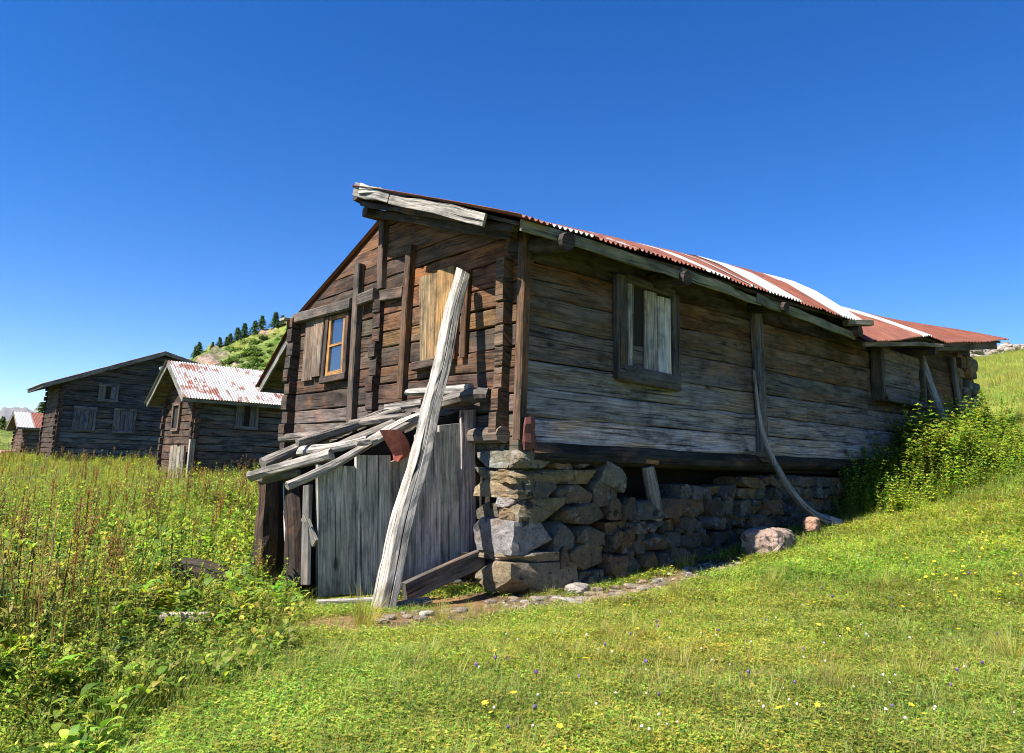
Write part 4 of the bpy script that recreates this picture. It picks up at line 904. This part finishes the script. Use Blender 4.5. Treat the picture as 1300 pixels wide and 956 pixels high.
hD = house('neighbouring_hut', 'shadowed gabled hut half hidden behind the large hut', (1.95, 7.05), 6, 2.4, -1.1, 1.3, 2.2, 'u', .95, lambda i: .7, wallcol=(.06, .048, .038), gablecol=(.06, .042, .03), nsheets=5, cat='hut', overV=.25)
p = on_d(2, 577, 47); m = MB(); rock(m, p, (1.6, 1.2, .5), (.55, .22, .18), p=8, rough=.05, n=5); tag(on_its_own(m, 'tarp_bundle', 'stone', 'low pinkish heap beside the tiny distant shed', 'heap'), None, None)

# ------------------------------------------------------------------ vegetation
class Tmpl:
    def __init__(s): s.v = []; s.f = []; s.c = []
    def leaf(s, base, az, pitch, L, Wd, col, droop=.5, n=3, fold=.25):
        b = len(s.v); p = np.array(base, float); pit = pitch; ca, sa = math.cos(az), math.sin(az); side = V3(-sa, ca, 0)
        prof = [0.25, 1.0, .75, 0] if n == 3 else ([.5, .9, 0] if n == 2 else [.15, .8, 1, .6, 0])
        m = len(prof)
        for i, w in enumerate(prof):
            d = V3(ca*math.cos(pit), sa*math.cos(pit), math.sin(pit)); nr = V3(-ca*math.sin(pit), -sa*math.sin(pit), math.cos(pit))
            if i == m-1: s.v.append(p.copy()); s.c.append(col)
            else:
                h = Wd*.5*w; s.v += [p-side*h+nr*h*fold, p+side*h+nr*h*fold]; s.c += [col, col]
            p = p + d*L/(m-1); pit -= droop/(m-1)
        for i in range(m-2): s.f.append((b+2*i, b+2*i+1, b+2*i+3, b+2*i+2))
        k_ = b+2*(m-2); s.f.append((k_, k_+1, k_+2, k_+2))
    def blade(s, base, az, lean, L, w, col, curl=.8, n=3):
        b = len(s.v); p = np.array(base, float); pit = math.pi/2-lean; ca, sa = math.cos(az), math.sin(az); side = V3(-sa, ca, 0)
        for i in range(n+1):
            ww = w*.5*(1-i/n*.85); d = V3(ca*math.cos(pit), sa*math.cos(pit), math.sin(pit)); s.v += [p-side*ww, p+side*ww]; s.c += [col, col]; p = p+d*L/n; pit -= curl/n
        for i in range(n): s.f.append((b+2*i, b+2*i+1, b+2*i+3, b+2*i+2))
    def stalk(s, base, top, r, col):
        b = len(s.v); base = V3(*base); top = V3(*top)
        for q, p in ((1, base), (.55, top)):
            for k_ in range(3): s.v.append(p+V3(math.cos(k_*2.09)*r*q, math.sin(k_*2.09)*r*q, 0)); s.c.append(col)
        for k_ in range(3): s.f.append((b+k_, b+(k_+1) % 3, b+3+(k_+1) % 3, b+3+k_))
    def arr(s): return np.array(s.v), np.array(s.f), np.array([c[:3] for c in s.c])
R_ = random.uniform
def gcol(base, a=.2): return tuple(max(.002, x*(1+R_(-a, a))) for x in base)
GR = (.23, .295, .05); YG = (.41, .45, .075); DG = (.10, .18, .026); DRY = (.42, .34, .14); RUST = (.24, .10, .04); OLIVE = (.31, .32, .07)
def t_turf():       # a palm-sized patch of clover and short grass
    t = Tmpl()
    for _ in range(22):
        a, r = R_(0, 6.28), .12*math.sqrt(random.random()); x, y = r*math.cos(a), r*math.sin(a); h = R_(.005, .035); c = gcol(random.choice([GR, YG, YG, DG]), .25)
        for k_ in range(3): t.leaf((x, y, h), a+k_*2.09+R_(-.3, .3), R_(-.1, .6), R_(.008, .018), R_(.008, .015), c, n=2, droop=.3)
    for _ in range(26):
        a, r = R_(0, 6.28), .12*math.sqrt(random.random()); t.blade((r*math.cos(a), r*math.sin(a), -.005), R_(0, 6.28), R_(.1, .9), R_(.03, .085), R_(.002, .004), gcol(random.choice([GR, YG, YG, GR, OLIVE, YG, DRY]), .3), n=2)
    return t.arr()
def t_tuft(n=70, L=(.12, .34), cols=(YG, OLIVE, DRY, GR, DRY), rad=.05, w=(.0025, .005)):
    t = Tmpl()
    for _ in range(n):
        a, r = R_(0, 6.28), rad*math.sqrt(random.random()); t.blade((r*math.cos(a), r*math.sin(a), -.01), a+R_(-.5, .5), R_(.03, .55), R_(*L), R_(*w), gcol(random.choice(cols), .2), curl=R_(.4, 1.3), n=4)
    return t.arr()
def t_nettle(h=.7, cols=(GR, DG, YG), nl=7, L=(.07, .13), stem=(.10, .13, .03), red=0):
    t = Tmpl(); bx, by = R_(-.12, .12)*h, R_(-.12, .12)*h; t.stalk((0, 0, -.03), (bx, by, h), .006, stem); az = R_(0, 6.28)
    for i in range(nl):
        q = (i+1.0)/nl; q = .18+.82*q; p = (bx*q, by*q, h*q); az += 1.57+R_(-.3, .3); s = (1-.55*q)*1.25
        for k_ in (0, math.pi): l = R_(*L)*s; t.leaf(p, az+k_, R_(.1, .7), l, l*.5, gcol(random.choice(cols), .25), droop=R_(.5, 1.3))
    for _ in range(4): t.leaf((bx, by, h), R_(0, 6.28), R_(.6, 1.3), .05, .02, gcol(YG), n=2)
    if red:
        for _ in range(red): q = R_(.6, 1.02); t.leaf((bx*q, by*q, h*q), R_(0, 6.28), R_(.2, 1.2), R_(.02, .05), .012, gcol(RUST, .3), n=2)
    return t.arr()
def t_herb(n=12, L=(.06, .15), wr=.55, cols=(GR, DG, YG)):    # leafy rosette such as dock or butterbur
    t = Tmpl()
    for _ in range(n):
        a = R_(0, 6.28); l = R_(*L); st = R_(.03, .22); p = (math.cos(a)*st*.4, math.sin(a)*st*.4, st); t.stalk((0, 0, -.02), p, .004, (.12, .14, .03)); t.leaf(p, a+R_(-.3, .3), R_(.2, 1.0), l, l*wr, gcol(random.choice(cols), .25), droop=R_(.6, 1.6), n=4)
    return t.arr()
def t_spray(h=.55, n=26, cols=(YG, OLIVE, GR)):   # feathery umbellifer with many tiny leaflets
    t = Tmpl()
    for s in range(4):
        a = R_(0, 6.28); ln = R_(.1, .5); top = V3(math.cos(a)*ln*h*.5, math.sin(a)*ln*h*.5, h*R_(.7, 1.05)); t.stalk((0, 0, -.03), top, .0035, gcol((.17, .18, .05)))
        for _ in range(n//4*2): q = R_(.35, 1); t.leaf(top*q, R_(0, 6.28), R_(0, 1), R_(.02, .06), R_(.01, .025), gcol(random.choice(cols), .25), n=2)
    return t.arr()
def t_dock(h=.8, heads=True, base=True):
    t = Tmpl(); b = V3(R_(-.06, .06), R_(-.06, .06), h)
    if base:
        t.stalk((0, 0, -.03), b, .006, gcol((.20, .13, .05)))
        for _ in range(5): q = R_(.05, .45); l = R_(.10, .2); t.leaf(b*q, R_(0, 6.28), R_(.3, .9), l, l*.32, gcol(random.choice([GR, YG, OLIVE]), .2), droop=1.0)
    if heads:
        for s in range(6):
            q0 = R_(.5, .75); a = R_(0, 6.28); bt = b*q0; tp = bt+V3(math.cos(a)*.06, math.sin(a)*.06, h*R_(.18, .3)) if s else b*1.0
            for _ in range(26): q = random.random(); p = (bt if s else b*.55)*(1-q)+tp*q; t.leaf(p+V3(R_(-.012, .012), R_(-.012, .012), 0), R_(0, 6.28), R_(-.2, 1.2), R_(.014, .028), R_(.010, .016), gcol(random.choice([RUST, (.32, .16, .06), (.20, .09, .04), (.30, .20, .08)]), .25), n=2)
    return t.arr()
def t_stalks():   # straw-coloured flower stems standing above the leaves
    t = Tmpl()
    for _ in range(3):
        x, y = R_(-.1, .1), R_(-.1, .1); h = R_(.45, .85); tp = (x+R_(-.15, .15), y+R_(-.15, .15), h); t.stalk((x, y, -.02), tp, .006, gcol((.36, .33, .11)))
        for _ in range(5): q = R_(.3, 1); t.leaf((x+(tp[0]-x)*q, y+(tp[1]-y)*q, h*q), R_(0, 6.28), R_(0, 1), R_(.04, .1), .02, gcol(OLIVE), n=2)
    return t.arr()
def scatter(tmpls, pos, scale, tint=None, tilt=.12, which=None):
    """merge transformed copies; returns v, f, c arrays"""
    V, Fc, Cc = [], [], []; n = len(pos); off = 0
    which = rng.integers(0, len(tmpls), n) if which is None else which
    th = rng.uniform(0, 6.283, n); ax = rng.normal(0, tilt, (n, 2)); tint = np.ones((n, 3)) if tint is None else tint
    for k_, (tv, tf, tc) in enumerate(tmpls):
        ix = np.nonzero(which == k_)[0]
        if not len(ix): continue
        c, s = np.cos(th[ix]), np.sin(th[ix]); x = tv[None, :, 0]*c[:, None]-tv[None, :, 1]*s[:, None]; y = tv[None, :, 0]*s[:, None]+tv[None, :, 1]*c[:, None]; z = np.repeat(tv[None, :, 2], len(ix), 0)
        x = x+z*ax[ix, 0][:, None]; y = y+z*ax[ix, 1][:, None]
        P = np.stack([x, y, z], -1)*scale[ix][:, None, None]+pos[ix][:, None, :]
        V.append(P.reshape(-1, 3)); Cc.append((tc[None]*tint[ix][:, None, :]).reshape(-1, 3))
        Fc.append((tf[None]+(np.arange(len(ix))*len(tv))[:, None, None]).reshape(-1, 4)+off); off += len(ix)*len(tv)
    return np.concatenate(V), np.concatenate(Fc), np.concatenate(Cc)
def leaf_mesh(name, parts_, mat='leaf'):
    V, Fc, Cc, off = [], [], [], 0
    for v, f, c in parts_: V.append(v); Fc.append(f+off); Cc.append(c); off += len(v)
    v, f, c = np.concatenate(V), np.concatenate(Fc), np.concatenate(Cc)
    # triangles are stored as quads with a doubled corner: split into two loops sets
    tri = f[:, 2] == f[:, 3]; q, t = f[~tri], f[tri][:, :3]
    me = bpy.data.meshes.new(name); me.vertices.add(len(v)); me.vertices.foreach_set('co', v.astype(np.float32).ravel())
    li = np.concatenate([q.ravel(), t.ravel()]).astype(np.int32); me.loops.add(len(li)); me.loops.foreach_set('vertex_index', li)
    st = np.concatenate([np.arange(len(q))*4, len(q)*4+np.arange(len(t))*3]).astype(np.int32); me.polygons.add(len(st)); me.polygons.foreach_set('loop_start', st)
    at = me.attributes.new('tint', 'FLOAT_COLOR', 'POINT'); cc = np.ones((len(v), 4), np.float32); cc[:, :3] = c; at.data.foreach_set('color', cc.ravel())
    me.materials.append(MAT[mat]); me.update(calc_edges=True)
    o = bpy.data.objects.new(name, me); C.objects.link(o); return o
BOXES = [(-.05, 12.4, -.08, 5.9), (-1.9, .1, .72, 2.1), (2, 9.1, 17.3, 20.5), (.7, 11.4, 31.6, 35.4), (1.5, 5.1, 48, 52.8), (1.9, 8, 7, 9.5)]
def free(u, v, pad=0.0):
    ok = np.ones(u.shape, bool)
    for a, b, c, d in BOXES: ok &= ~((u > a-pad) & (u < b+pad) & (v > c-pad) & (v < d+pad))
    return ok
def polar(n, r0, r1, x0, x1, power=1.0):
    """random ground points in a wedge seen between picture columns x0 and x1; density falls with distance as r^-power"""
    b0, b1 = bearing(x1), bearing(x0); a = rng.uniform(b0, b1, n); q = rng.random(n); e = 2-power
    r = (r0**e+(r1**e-r0**e)*q)**(1/e) if abs(e) > 1e-6 else r0*(r1/r0)**q
    return EYE[0]+r*np.cos(a), EYE[1]+r*np.sin(a), r
def clump(u, v, f, seed): 
    return np.sin(u*f+seed)*np.sin(v*f*1.1+seed*2)+.5*np.sin(u*f*2.3+v*f*1.7+seed)
def tints(n, u, v, amt=.18):
    t = 1+rng.normal(0, amt, (n, 1))*np.ones((1, 3)); t[:, 0] *= 1+rng.normal(0, .08, n)+.09*clump(u, v, 1.1, 2); t[:, 1] *= 1+.06*clump(u, v, .7, 5); return np.clip(t, .35, 1.9)
# short turf
def turf():
    T = [t_turf() for _ in range(8)]; TT = [t_tuft(22, (.05, .15), rad=.06, w=(.002, .004)) for _ in range(5)]
    out = []
    u, v, r = polar(44000, 1.8, 14, -900, 2300, 1.25); k_ = (weedy(u, v) < .25) & free(u, v) & (path_d(u, v) > .24+.16*rng.random(len(u))); u, v, r = u[k_], v[k_], r[k_]
    out.append(scatter(T, np.stack([u, v, gz(u, v)], 1), rng.uniform(.8, 1.35, len(u))*np.clip(r/7, .8, 1.5), tints(len(u), u, v)))
    u, v, r = polar(8500, 1.8, 16, -900, 2300, 1.2); k_ = (weedy(u, v) < .6) & free(u, v) & (path_d(u, v) > .3) & ((clump(u, v, 1.4, 1) > -.1) | (rng.random(len(u)) < .25)); u, v, r = u[k_], v[k_], r[k_]
    out.append(scatter(TT, np.stack([u, v, gz(u, v)], 1), rng.uniform(.6, 1.3, len(u)), tints(len(u), u, v)))
    u, v, r = polar(16000, 12, 60, 1000, 1700, .9); k_ = free(u, v, .2); u, v, r = u[k_], v[k_], r[k_]
    out.append(scatter(TT, np.stack([u, v, gz(u, v)], 1), rng.uniform(1.2, 2.6, len(u)), tints(len(u), u, v)*np.array((.95, .95, .9))))
    # sparse dry grass on the rubble path
    u = rng.uniform(-2.2, 1.5, 260); v = -.45+rng.normal(0, .25, 260); k_ = free(u, v, .02); u, v = u[k_], v[k_]
    out.append(scatter(TT, np.stack([u, v, gz(u, v)], 1), rng.uniform(.35, .7, len(u)), tints(len(u), u, v)))
    tag(leaf_mesh('turf', out), 'short clover and grass turf on the slope', 'grass', kind='stuff')
turf()
# tall meadow
def meadow():
    N1 = [t_nettle(R_(.4, .75), nl=8) for _ in range(7)]; H1 = [t_herb(R_ and int(R_(9, 14))) for _ in range(6)]; S1 = [t_spray(R_(.4, .7), 40) for _ in range(6)]; G1 = [t_tuft(26, (.25, .6), cols=(YG, OLIVE, DRY, GR), rad=.07, w=(.003, .006)) for _ in range(5)]; D1 = [t_dock(R_(.6, .85)) for _ in range(5)]
    HB = [t_herb(int(R_(7, 11)), L=(.09, .17), wr=.45, cols=(GR, (.26, .36, .055), GR, DG)) for _ in range(5)]; ST = [t_stalks() for _ in range(4)]
    out = []
    def put(T, n, r0, r1, x0, x1, pw, sc, lim=.0, tn=.2, cond=None, hue=(1, 1, 1)):
        u, v, r = polar(n, r0, r1, x0, x1, pw); k_ = (weedy(u, v) > lim) & free(u, v, .1)
        if cond is not None: k_ &= cond(u, v, r)
        # open gap where the broken log and board lie
        k_ &= ~((np.hypot(u-LOGP[0], v-LOGP[1]) < .33) | (np.hypot(u-LOGP[0]+.28*RM[0][2]*-1, v-LOGP[1]+.28*RM[1][2]*-1) < .25) | (np.hypot(u-BRDP[0], v-BRDP[1]) < .22))
        u, v, r = u[k_], v[k_], r[k_]; n = len(u)
        hgt = .86*(.62+.38*np.clip(weedy(u, v)/1.6, 0, 1))*(1+.22*clump(u, v, 1.5, 6))
        out.append(scatter(T, np.stack([u, v, gz(u, v)], 1), rng.uniform(*sc, n)*hgt, tints(n, u, v, tn)*np.array(hue)))
    put(H1, 3700, 2.4, 14, -420, 420, 1.1, (.7, 1.3), -.2)
    put(HB, 1700, 3.2, 15, -420, 420, .9, (.9, 1.5), .3, cond=lambda u, v, r: clump(u, v, 1.2, 4) > -.2, hue=(1.0, 1.05, .95))
    put(N1, 2300, 3.2, 17, -420, 420, 1.0, (.6, 1.1), .1, cond=lambda u, v, r: clump(u, v, .9, 3) > -.5)
    put(S1, 2700, 2.8, 18, -420, 430, 1.0, (.6, 1.1), -.1)
    put(G1, 3000, 2.6, 18, -420, 430, 1.0, (.6, 1.05), -.2)
    put(D1, 150, 4.5, 17, -420, 400, .6, (.8, 1.1), .4, cond=lambda u, v, r: clump(u, v, .8, 9) > -.2)
    put(ST, 150, 3.6, 7.5, -160, 190, 1.0, (.8, 1.15), .35)
    # farther meadow up to the houses
    put(S1, 4600, 13, 50, -200, 440, .7, (.5, .9), .5, hue=(1.12, 1.05, .9))
    put(N1, 1500, 13, 50, -200, 440, .7, (.5, .85), .5, hue=(1.1, 1.0, 1))
    put(G1, 3200, 13, 60, -200, 440, .7, (.5, .95), .5, hue=(1.2, 1.05, .9))
    put(D1, 1300, 11, 45, -200, 440, .6, (.75, 1.15), .5, cond=lambda u, v, r: clump(u, v, .5, 9) > .0)
    tag(leaf_mesh('meadow_weeds', out), 'tall green weeds and grasses filling the meadow', 'weeds', kind='stuff')
LOGP = ghit(250, 742, .15); BRDP = ghit(215, 790, .1)
meadow()
# tall nettle bush by the far end of the wall
def bush():
    N = [t_nettle(R_(.8, 1.1), nl=14, L=(.10, .19), cols=(GR, (.25, .35, .055), GR, GR, DG, YG)) for _ in range(8)]; H = [t_nettle(R_(.4, .6), nl=9, cols=(YG, YG, GR)) for _ in range(5)]
    ps = []
    while len(ps) < 1250:
        u = random.uniform(5.5, 10.8); v = random.uniform(-2.35, -.12); lim = max(-.42-(u-5.6)*.76, -2.35)
        if v > lim and not (u > 9.4 and v < -1.7+(u-9.4)*.9): ps.append((u, v))
    p = np.array(ps); u, v = p[:, 0], p[:, 1]
    front = np.clip((v-np.maximum(-.3-(u-5.8)*.70, -2.0))/1.3+.32, .3, 1)*np.clip((10.8-u)/2+.35, .4, 1)*.77*(1+.28*clump(u, v, 2.6, 4)); sc = rng.uniform(.8, 1.15, len(u))*front*np.clip(.95+(u-5.9)*.12, .9, 1.1)*np.clip(1.0-(u-8.8)*.14, .6, 1)
    o1 = scatter(N, np.stack([u, v, gz(u, v)], 1), sc, tints(len(u), u, v, .25), tilt=.26)
    q = np.array([(random.uniform(6.0, 9.9), random.uniform(-2.2, -.5)) for _ in range(380)]); q = q[q[:, 1] > -.8-(q[:, 0]-5.9)*.8]
    o2 = scatter(H, np.stack([q[:, 0], q[:, 1], gz(q[:, 0], q[:, 1])], 1), rng.uniform(.5, .9, len(q)), tints(len(q), q[:, 0], q[:, 1], .15))
    k3 = rng.random(len(u)) < .45; SP = [t_spray(R_(.5, .8), 50, cols=(GR, YG, OLIVE)) for _ in range(4)]; o3 = scatter(SP, np.stack([u, v, gz(u, v)], 1)[k3], sc[k3]*1.25, tints(int(k3.sum()), u[k3], v[k3], .2), tilt=.2)
    o = leaf_mesh('nettle_bush', [o1, o2, o3]); tag(o, 'tall bright green nettle bush growing against the far end of the wall', 'bush')
bush()
# single grass tufts in the turf
def tufts():
    T = []
    for i in range(4): T.append(t_tuft(130, (.14, .36), rad=.09))
    L = [(462, 795, 1.15, 'wide bushy grass tuft at the foot of the leaning beam'), (872, 722, .9, 'dry straw-coloured grass tuft at the top of the rubble path'), (978, 744, .75, 'slim upright grass tuft below the large boulder'), (860, 758, .7, 'low pale grass tuft downhill of the dry straw-coloured one'),
         (1128, 752, .8, 'sandy dry grass tuft in the middle of the flowery slope'), (1285, 840, .8, 'large pale grass tuft at the right edge of the picture'), (1075, 668, .6, 'grass tuft sprouting just behind the crooked branch foot'), (560, 786, .6, 'small fresh tuft between the beam foot and the rubble'),
         (1165, 862, .75, 'long loose tuft of grass downhill from the yellow flowers'), (1055, 866, .7, 'fine upright grass tuft near the lower picture edge')]
    for i, (x, y, s, lab) in enumerate(L):
        if 'picture' in lab or 'right edge' in lab: lab = lab.replace('at the right edge of the picture', 'on the slope beyond the yellow flowers').replace('near the lower picture edge', 'on the open turf closest to the camera')
        p = ghit(x, y); o = leaf_mesh('grass_tuft', [scatter([T[i % 4]], np.zeros((1, 3)), np.array([s]), np.array([[1.1, 1.0, .95]]))]); o.location = p; tag(o, lab, 'grass tuft', 'single grass tufts in the turf')
tufts()
# dock plants with rusty seed heads, one object each
def docks():
    protos = []
    for i in range(4):
        h = R_(.75, 1.0); st = random.getstate(); a = leaf_mesh('dock_plant', [t_dock(h, heads=False)]); random.setstate(st); t = t_dock(h, heads=True, base=False); b = leaf_mesh('seed_head', [t]); b.parent = a; protos.append((a, b)); tag(a, 'rusty brown seeded dock plant standing tall in the meadow', 'dock plant', 'rusty dock plants in the meadow')
    pts = [(92, 780), (70, 800), (30, 800), (130, 790), (150, 745), (400, 700), (118, 700), (60, 690), (18, 720), (185, 690), (230, 668), (275, 672), (300, 655), (330, 650), (140, 660), (40, 655), (95, 640), (170, 640), (205, 635), (250, 640), (15, 640), (280, 630), (310, 632), (65, 632), (120, 625), (225, 620), (160, 618), (25, 618), (85, 615), (265, 612), (190, 610), (320, 615), (340, 640), (50, 740), (8, 770), (105, 735)]
    for i, (x, y) in enumerate(pts):
        p = ghit(x, y, .25); a, b = protos[i % 4]
        if i >= 4:
            a2 = a.copy(); b2 = b.copy(); C.objects.link(a2); C.objects.link(b2); b2.parent = a2; a = a2
        a.location = (p[0], p[1], g1(p[0], p[1])); a.rotation_euler = (0, 0, R_(0, 6.28)); s = R_(.75, 1.05); a.scale = (s, s, s)
docks()
# flowers in the turf
def flowers():
    def mk(name, col, r, h, npet):
        mb = MB(); 
        for k_ in range(npet):
            a = k_*6.283/npet; ca, sa = math.cos(a), math.sin(a); sd = V3(-sa, ca, 0)
            mb.loft([[V3(0, 0, h)-sd*r*.15, V3(0, 0, h)+sd*r*.15], [V3(ca*r*.6, sa*r*.6, h+r*.25)-sd*r*.42, V3(ca*r*.6, sa*r*.6, h+r*.25)+sd*r*.42], [V3(ca*r, sa*r, h+r*.3)-sd*r*.2, V3(ca*r, sa*r, h+r*.3)+sd*r*.2]], col, closed=False)
        mb.loft([[V3(.0015*math.cos(q), .0015*math.sin(q), z) for q in (0, 2.1, 4.2)] for z in (-.01, h)], (.10, .15, .03)); return mb.build(name, 'petal')
    def mkball(name, col, r, h):
        mb = MB(); log(mb, [V3(0, 0, h-r), V3(0, 0, h), V3(0, 0, h+r)], [r*.5, r, r*.45], col, nseg=8, rough=.2, sub=2); mb.loft([[V3(.0015*math.cos(q), .0015*math.sin(q), z) for q in (0, 2.1, 4.2)] for z in (-.01, h)], (.10, .15, .03)); return mb.build(name, 'petal')
    sets = [('buttercup', mk('buttercup', (.78, .48, .01), .014, .07, 5), 95, 'small yellow buttercup blooming in the slope turf', 'yellow buttercups in the turf'), ('clover_flower', mkball('clover_flower', (.55, .52, .47), .006, .05), 60, 'tiny white clover flower in the slope turf', 'white clover flowers in the turf'), ('purple_flower', mkball('purple_flower', (.10, .05, .17), .009, .06), 48, 'dark purple flower head on a short stem in the turf', 'purple flowers in the turf')]
    for nm, o, n, lab, grp in sets:
        for i in range(n):
            if i: o = o.copy(); C.objects.link(o)
            if nm == 'buttercup' and i < 62: x, y = random.gauss(1240, 45), random.gauss(722, 28)
            elif nm == 'purple_flower' and i < 16: x, y = random.gauss(1200, 60), random.gauss(705, 30)
            else: x, y = R_(560, 1300), R_(700, 945)
            x = min(x, 1310); y = max(y, 640+ (1300-x)*.08)
            p = ghit(x, y); 
            if path_d(p[:1], p[1:2])[0] < .4 or not free(p[:1], p[1:2], .1)[0]: p = ghit(R_(800, 1300), R_(790, 940))
            o.location = p+UP*.01; o.rotation_euler = (R_(-.4, .4), R_(-.4, .4), R_(0, 6.28)); s = R_(.75, 1.25); o.scale = (s, s, s); tag(o, lab, 'flower', grp)
flowers()
# pines along the hill crest
def pines():
    def crown(h, w):
        t = Tmpl(); k_ = int(14+h*2)
        for i in range(k_):
            q = i/k_; z = h*(.10+.88*q); rr = w*(1-q)**1.1*R_(.75, 1.15)+.02
            for b in range(9):
                a = R_(0, 6.28); ln = rr*R_(.7, 1.1)
                for s in range(6):
                    f_ = (s+.5)/6; p = (math.cos(a)*ln*f_, math.sin(a)*ln*f_, z-ln*f_*.25+R_(-.05, .05)); t.leaf(p, a+R_(-1.1, 1.1), R_(-.5, .6), R_(.11, .16)*h+.02, R_(.06, .085)*h+.01, gcol(random.choice([(.06, .12, .025), (.09, .16, .03), (.13, .20, .04)]), .3), n=2)
        return t.arr()
    L = [(234, 461, 2.2, 1.0, 'tiny'), (240, 462, 1.7, .9, 'tiny'), (246, 461, 4.0, 1.3, 'a'), (254, 459, 4.4, 1.0, 'b'), (270, 446, 2.6, 1.4, 'c'), (278, 443, 3.6, 1.6, 'd'), (286, 441, 3.2, 1.0, 'e'), (294, 441, 3.8, 1.4, 'f'), (301, 440, 4.6, 1.5, 'g'), (311, 437, 5.0, 1.5, 'h'), (322, 434, 4.6, 1.9, 'i'), (333, 428, 4.6, 1.6, 'j'), (350, 421, 5.6, 2.0, 'k'), (359, 417, 4.0, 1.4, 'l')]
    labs = ['faintest tiny pine on the lower left end of the ridge'.replace('left ', ''), 'small low pine just uphill of the faintest one', 'rounded pine at the foot of the rocky crest', 'narrow pointed pine just below the rocks', 'low shrubby pine on top of the rocky outcrop', 'broad low pine beside the shrubby one on the outcrop', 'slender short pine between two broader ones on the ridge', 'dark pointed pine third above the rocky outcrop', 'mid-sized pine in the middle of the ridge row', 'tallest narrow pine in the middle of the ridge row', 'widest dense pine on the ridge above the green hollow', 'ragged pine just below the pale boulder on the crest', 'tall broad pine near the top of the ridge beside the neighbouring roof', 'last pine on the ridge half hidden by the hut eave']
    for (x, y, h, w, _), lab in zip(L, labs):
        ry = np.interp(x, [a for a, _ in RIDGE], [b for _, b in RIDGE]); p = hill_at(x, 116); root = empty('pine_tree', p-UP*.2)
        h *= .46; o = leaf_mesh('crown', [crown(h, h*R_(.44, .56))], 'needle'); o.parent = root
        m = MB(); log(m, [(0, 0, -.3), (0, 0, h*.5), (0, 0, h*.9)], [.10+.02*h, .08, .02], (.10, .07, .05), nseg=6); t = m.build('trunk', 'old_wood', root); tag(root, lab, 'pine tree', 'pines along the ridge')
    # round shrubs in the hollow under the ridge
    B = []
    def ball(r):
        t = Tmpl()
        for _ in range(130):
            d = unit(rng.normal(0, 1, 3)); d[2] = abs(d[2]); rr = r*R_(.6, 1.05); t.leaf(d*rr*V3(1, 1, .75), R_(0, 6.28), R_(-.4, 1), R_(.2, .4), R_(.15, .25), gcol(random.choice([(.10, .17, .025), (.15, .22, .035), (.07, .12, .02)]), .3), n=2)
        return t.arr()
    T = [ball(R_(.7, 1.0)) for _ in range(4)]; pts = []
    for _ in range(130):
        x = random.choice([random.gauss(333, 17), random.gauss(318, 20), R_(280, 372)]); d = R_(84, 117) if random.random() < .4 else random.gauss(101, 6)
        if d > 118: continue
        pts.append(hill_at(x, d))
    pts = np.array(pts); o = leaf_mesh('hillside_shrubbery', [scatter(T, pts, rng.uniform(.25, 1.0, len(pts)), None, tilt=.05)], 'needle'); tag(o, 'bright green low shrubs in the hollow of the ridge', 'shrubs', kind='stuff')
    for x, y, d, h, w, lab in ((50, 545, 75, 3.0, 1.9, 'leafy tree top showing over the roof of the tiny distant shed'), (2, 545, 80, 1.6, 1.0, 'dark pine on the far meadow rim beside the tiny distant shed'), (-14, 545, 82, 1.8, 1.0, 'dark pine at the outer rim of the far meadow')):
        p = on_d(x, y, d); root = empty('pine_tree', p-UP*.2); o = leaf_mesh('crown', [crown(h, w)], 'needle'); o.parent = root; m = MB(); log(m, [(0, 0, -.8), (0, 0, h*.9)], [.15, .03], (.1, .07, .05), nseg=6); m.build('trunk', 'old_wood', root); tag(root, lab, 'pine tree')
pines()
# broken dry-stone wall on the crest of the slope
def crest_wall():
    m = MB()
    for _ in range(300):
        x = random.uniform(1205, 1420); top = np.interp(x, [1205, 1240, 1262, 1275, 1300, 1420], [440, 441, 440, 434, 434, 440]); y = random.uniform(top+2, 456)
        p = on_d(x, y, 44.6+random.uniform(-.3, .3)); s = random.uniform(.2, .55); rock(m, p, (s*1.4, s, s*.7), jit(random.choice([(.30, .26, .22), (.36, .31, .26), (.25, .21, .18)])), rot=random.uniform(0, 3), n=3)
    on_its_own(m, 'stone_wall', 'far_stone', 'ruined dry stone wall along the crest of the grassy slope', 'stone wall')
crest_wall()

# ------------------------------------------------------------------ air
def haze():
    k = NT('haze'); k.t.nodes.remove(k.b); pv = k.n('VolumePrincipled'); pv.inputs['Color'].default_value = (.62, .75, 1, 1); pv.inputs['Density'].default_value = 1.8e-5; pv.inputs['Anisotropy'].default_value = 0
    k.l(pv.outputs[0], k.out.inputs['Volume']); MAT['haze'] = k.m
    x0, x1, y0, y1, z0, z1 = -9000, 9000, -9000, 9000, -400, 560
    m = MB(); m.v = [(x, y, z) for z in (z0, z1) for (x, y) in ((x0, y0), (x1, y0), (x1, y1), (x0, y1))]; m.t = [(1, 1, 1)]*8
    m.f = [(3, 2, 1, 0), (4, 5, 6, 7), (0, 1, 5, 4), (1, 2, 6, 5), (2, 3, 7, 6), (3, 0, 4, 7)]; m.mi = [0]*6; m.uv = [(0, 0)]*24
    o = m.build('haze', 'haze'); o['kind'] = 'stuff'; o['label'] = 'thin blue mountain air'
haze()
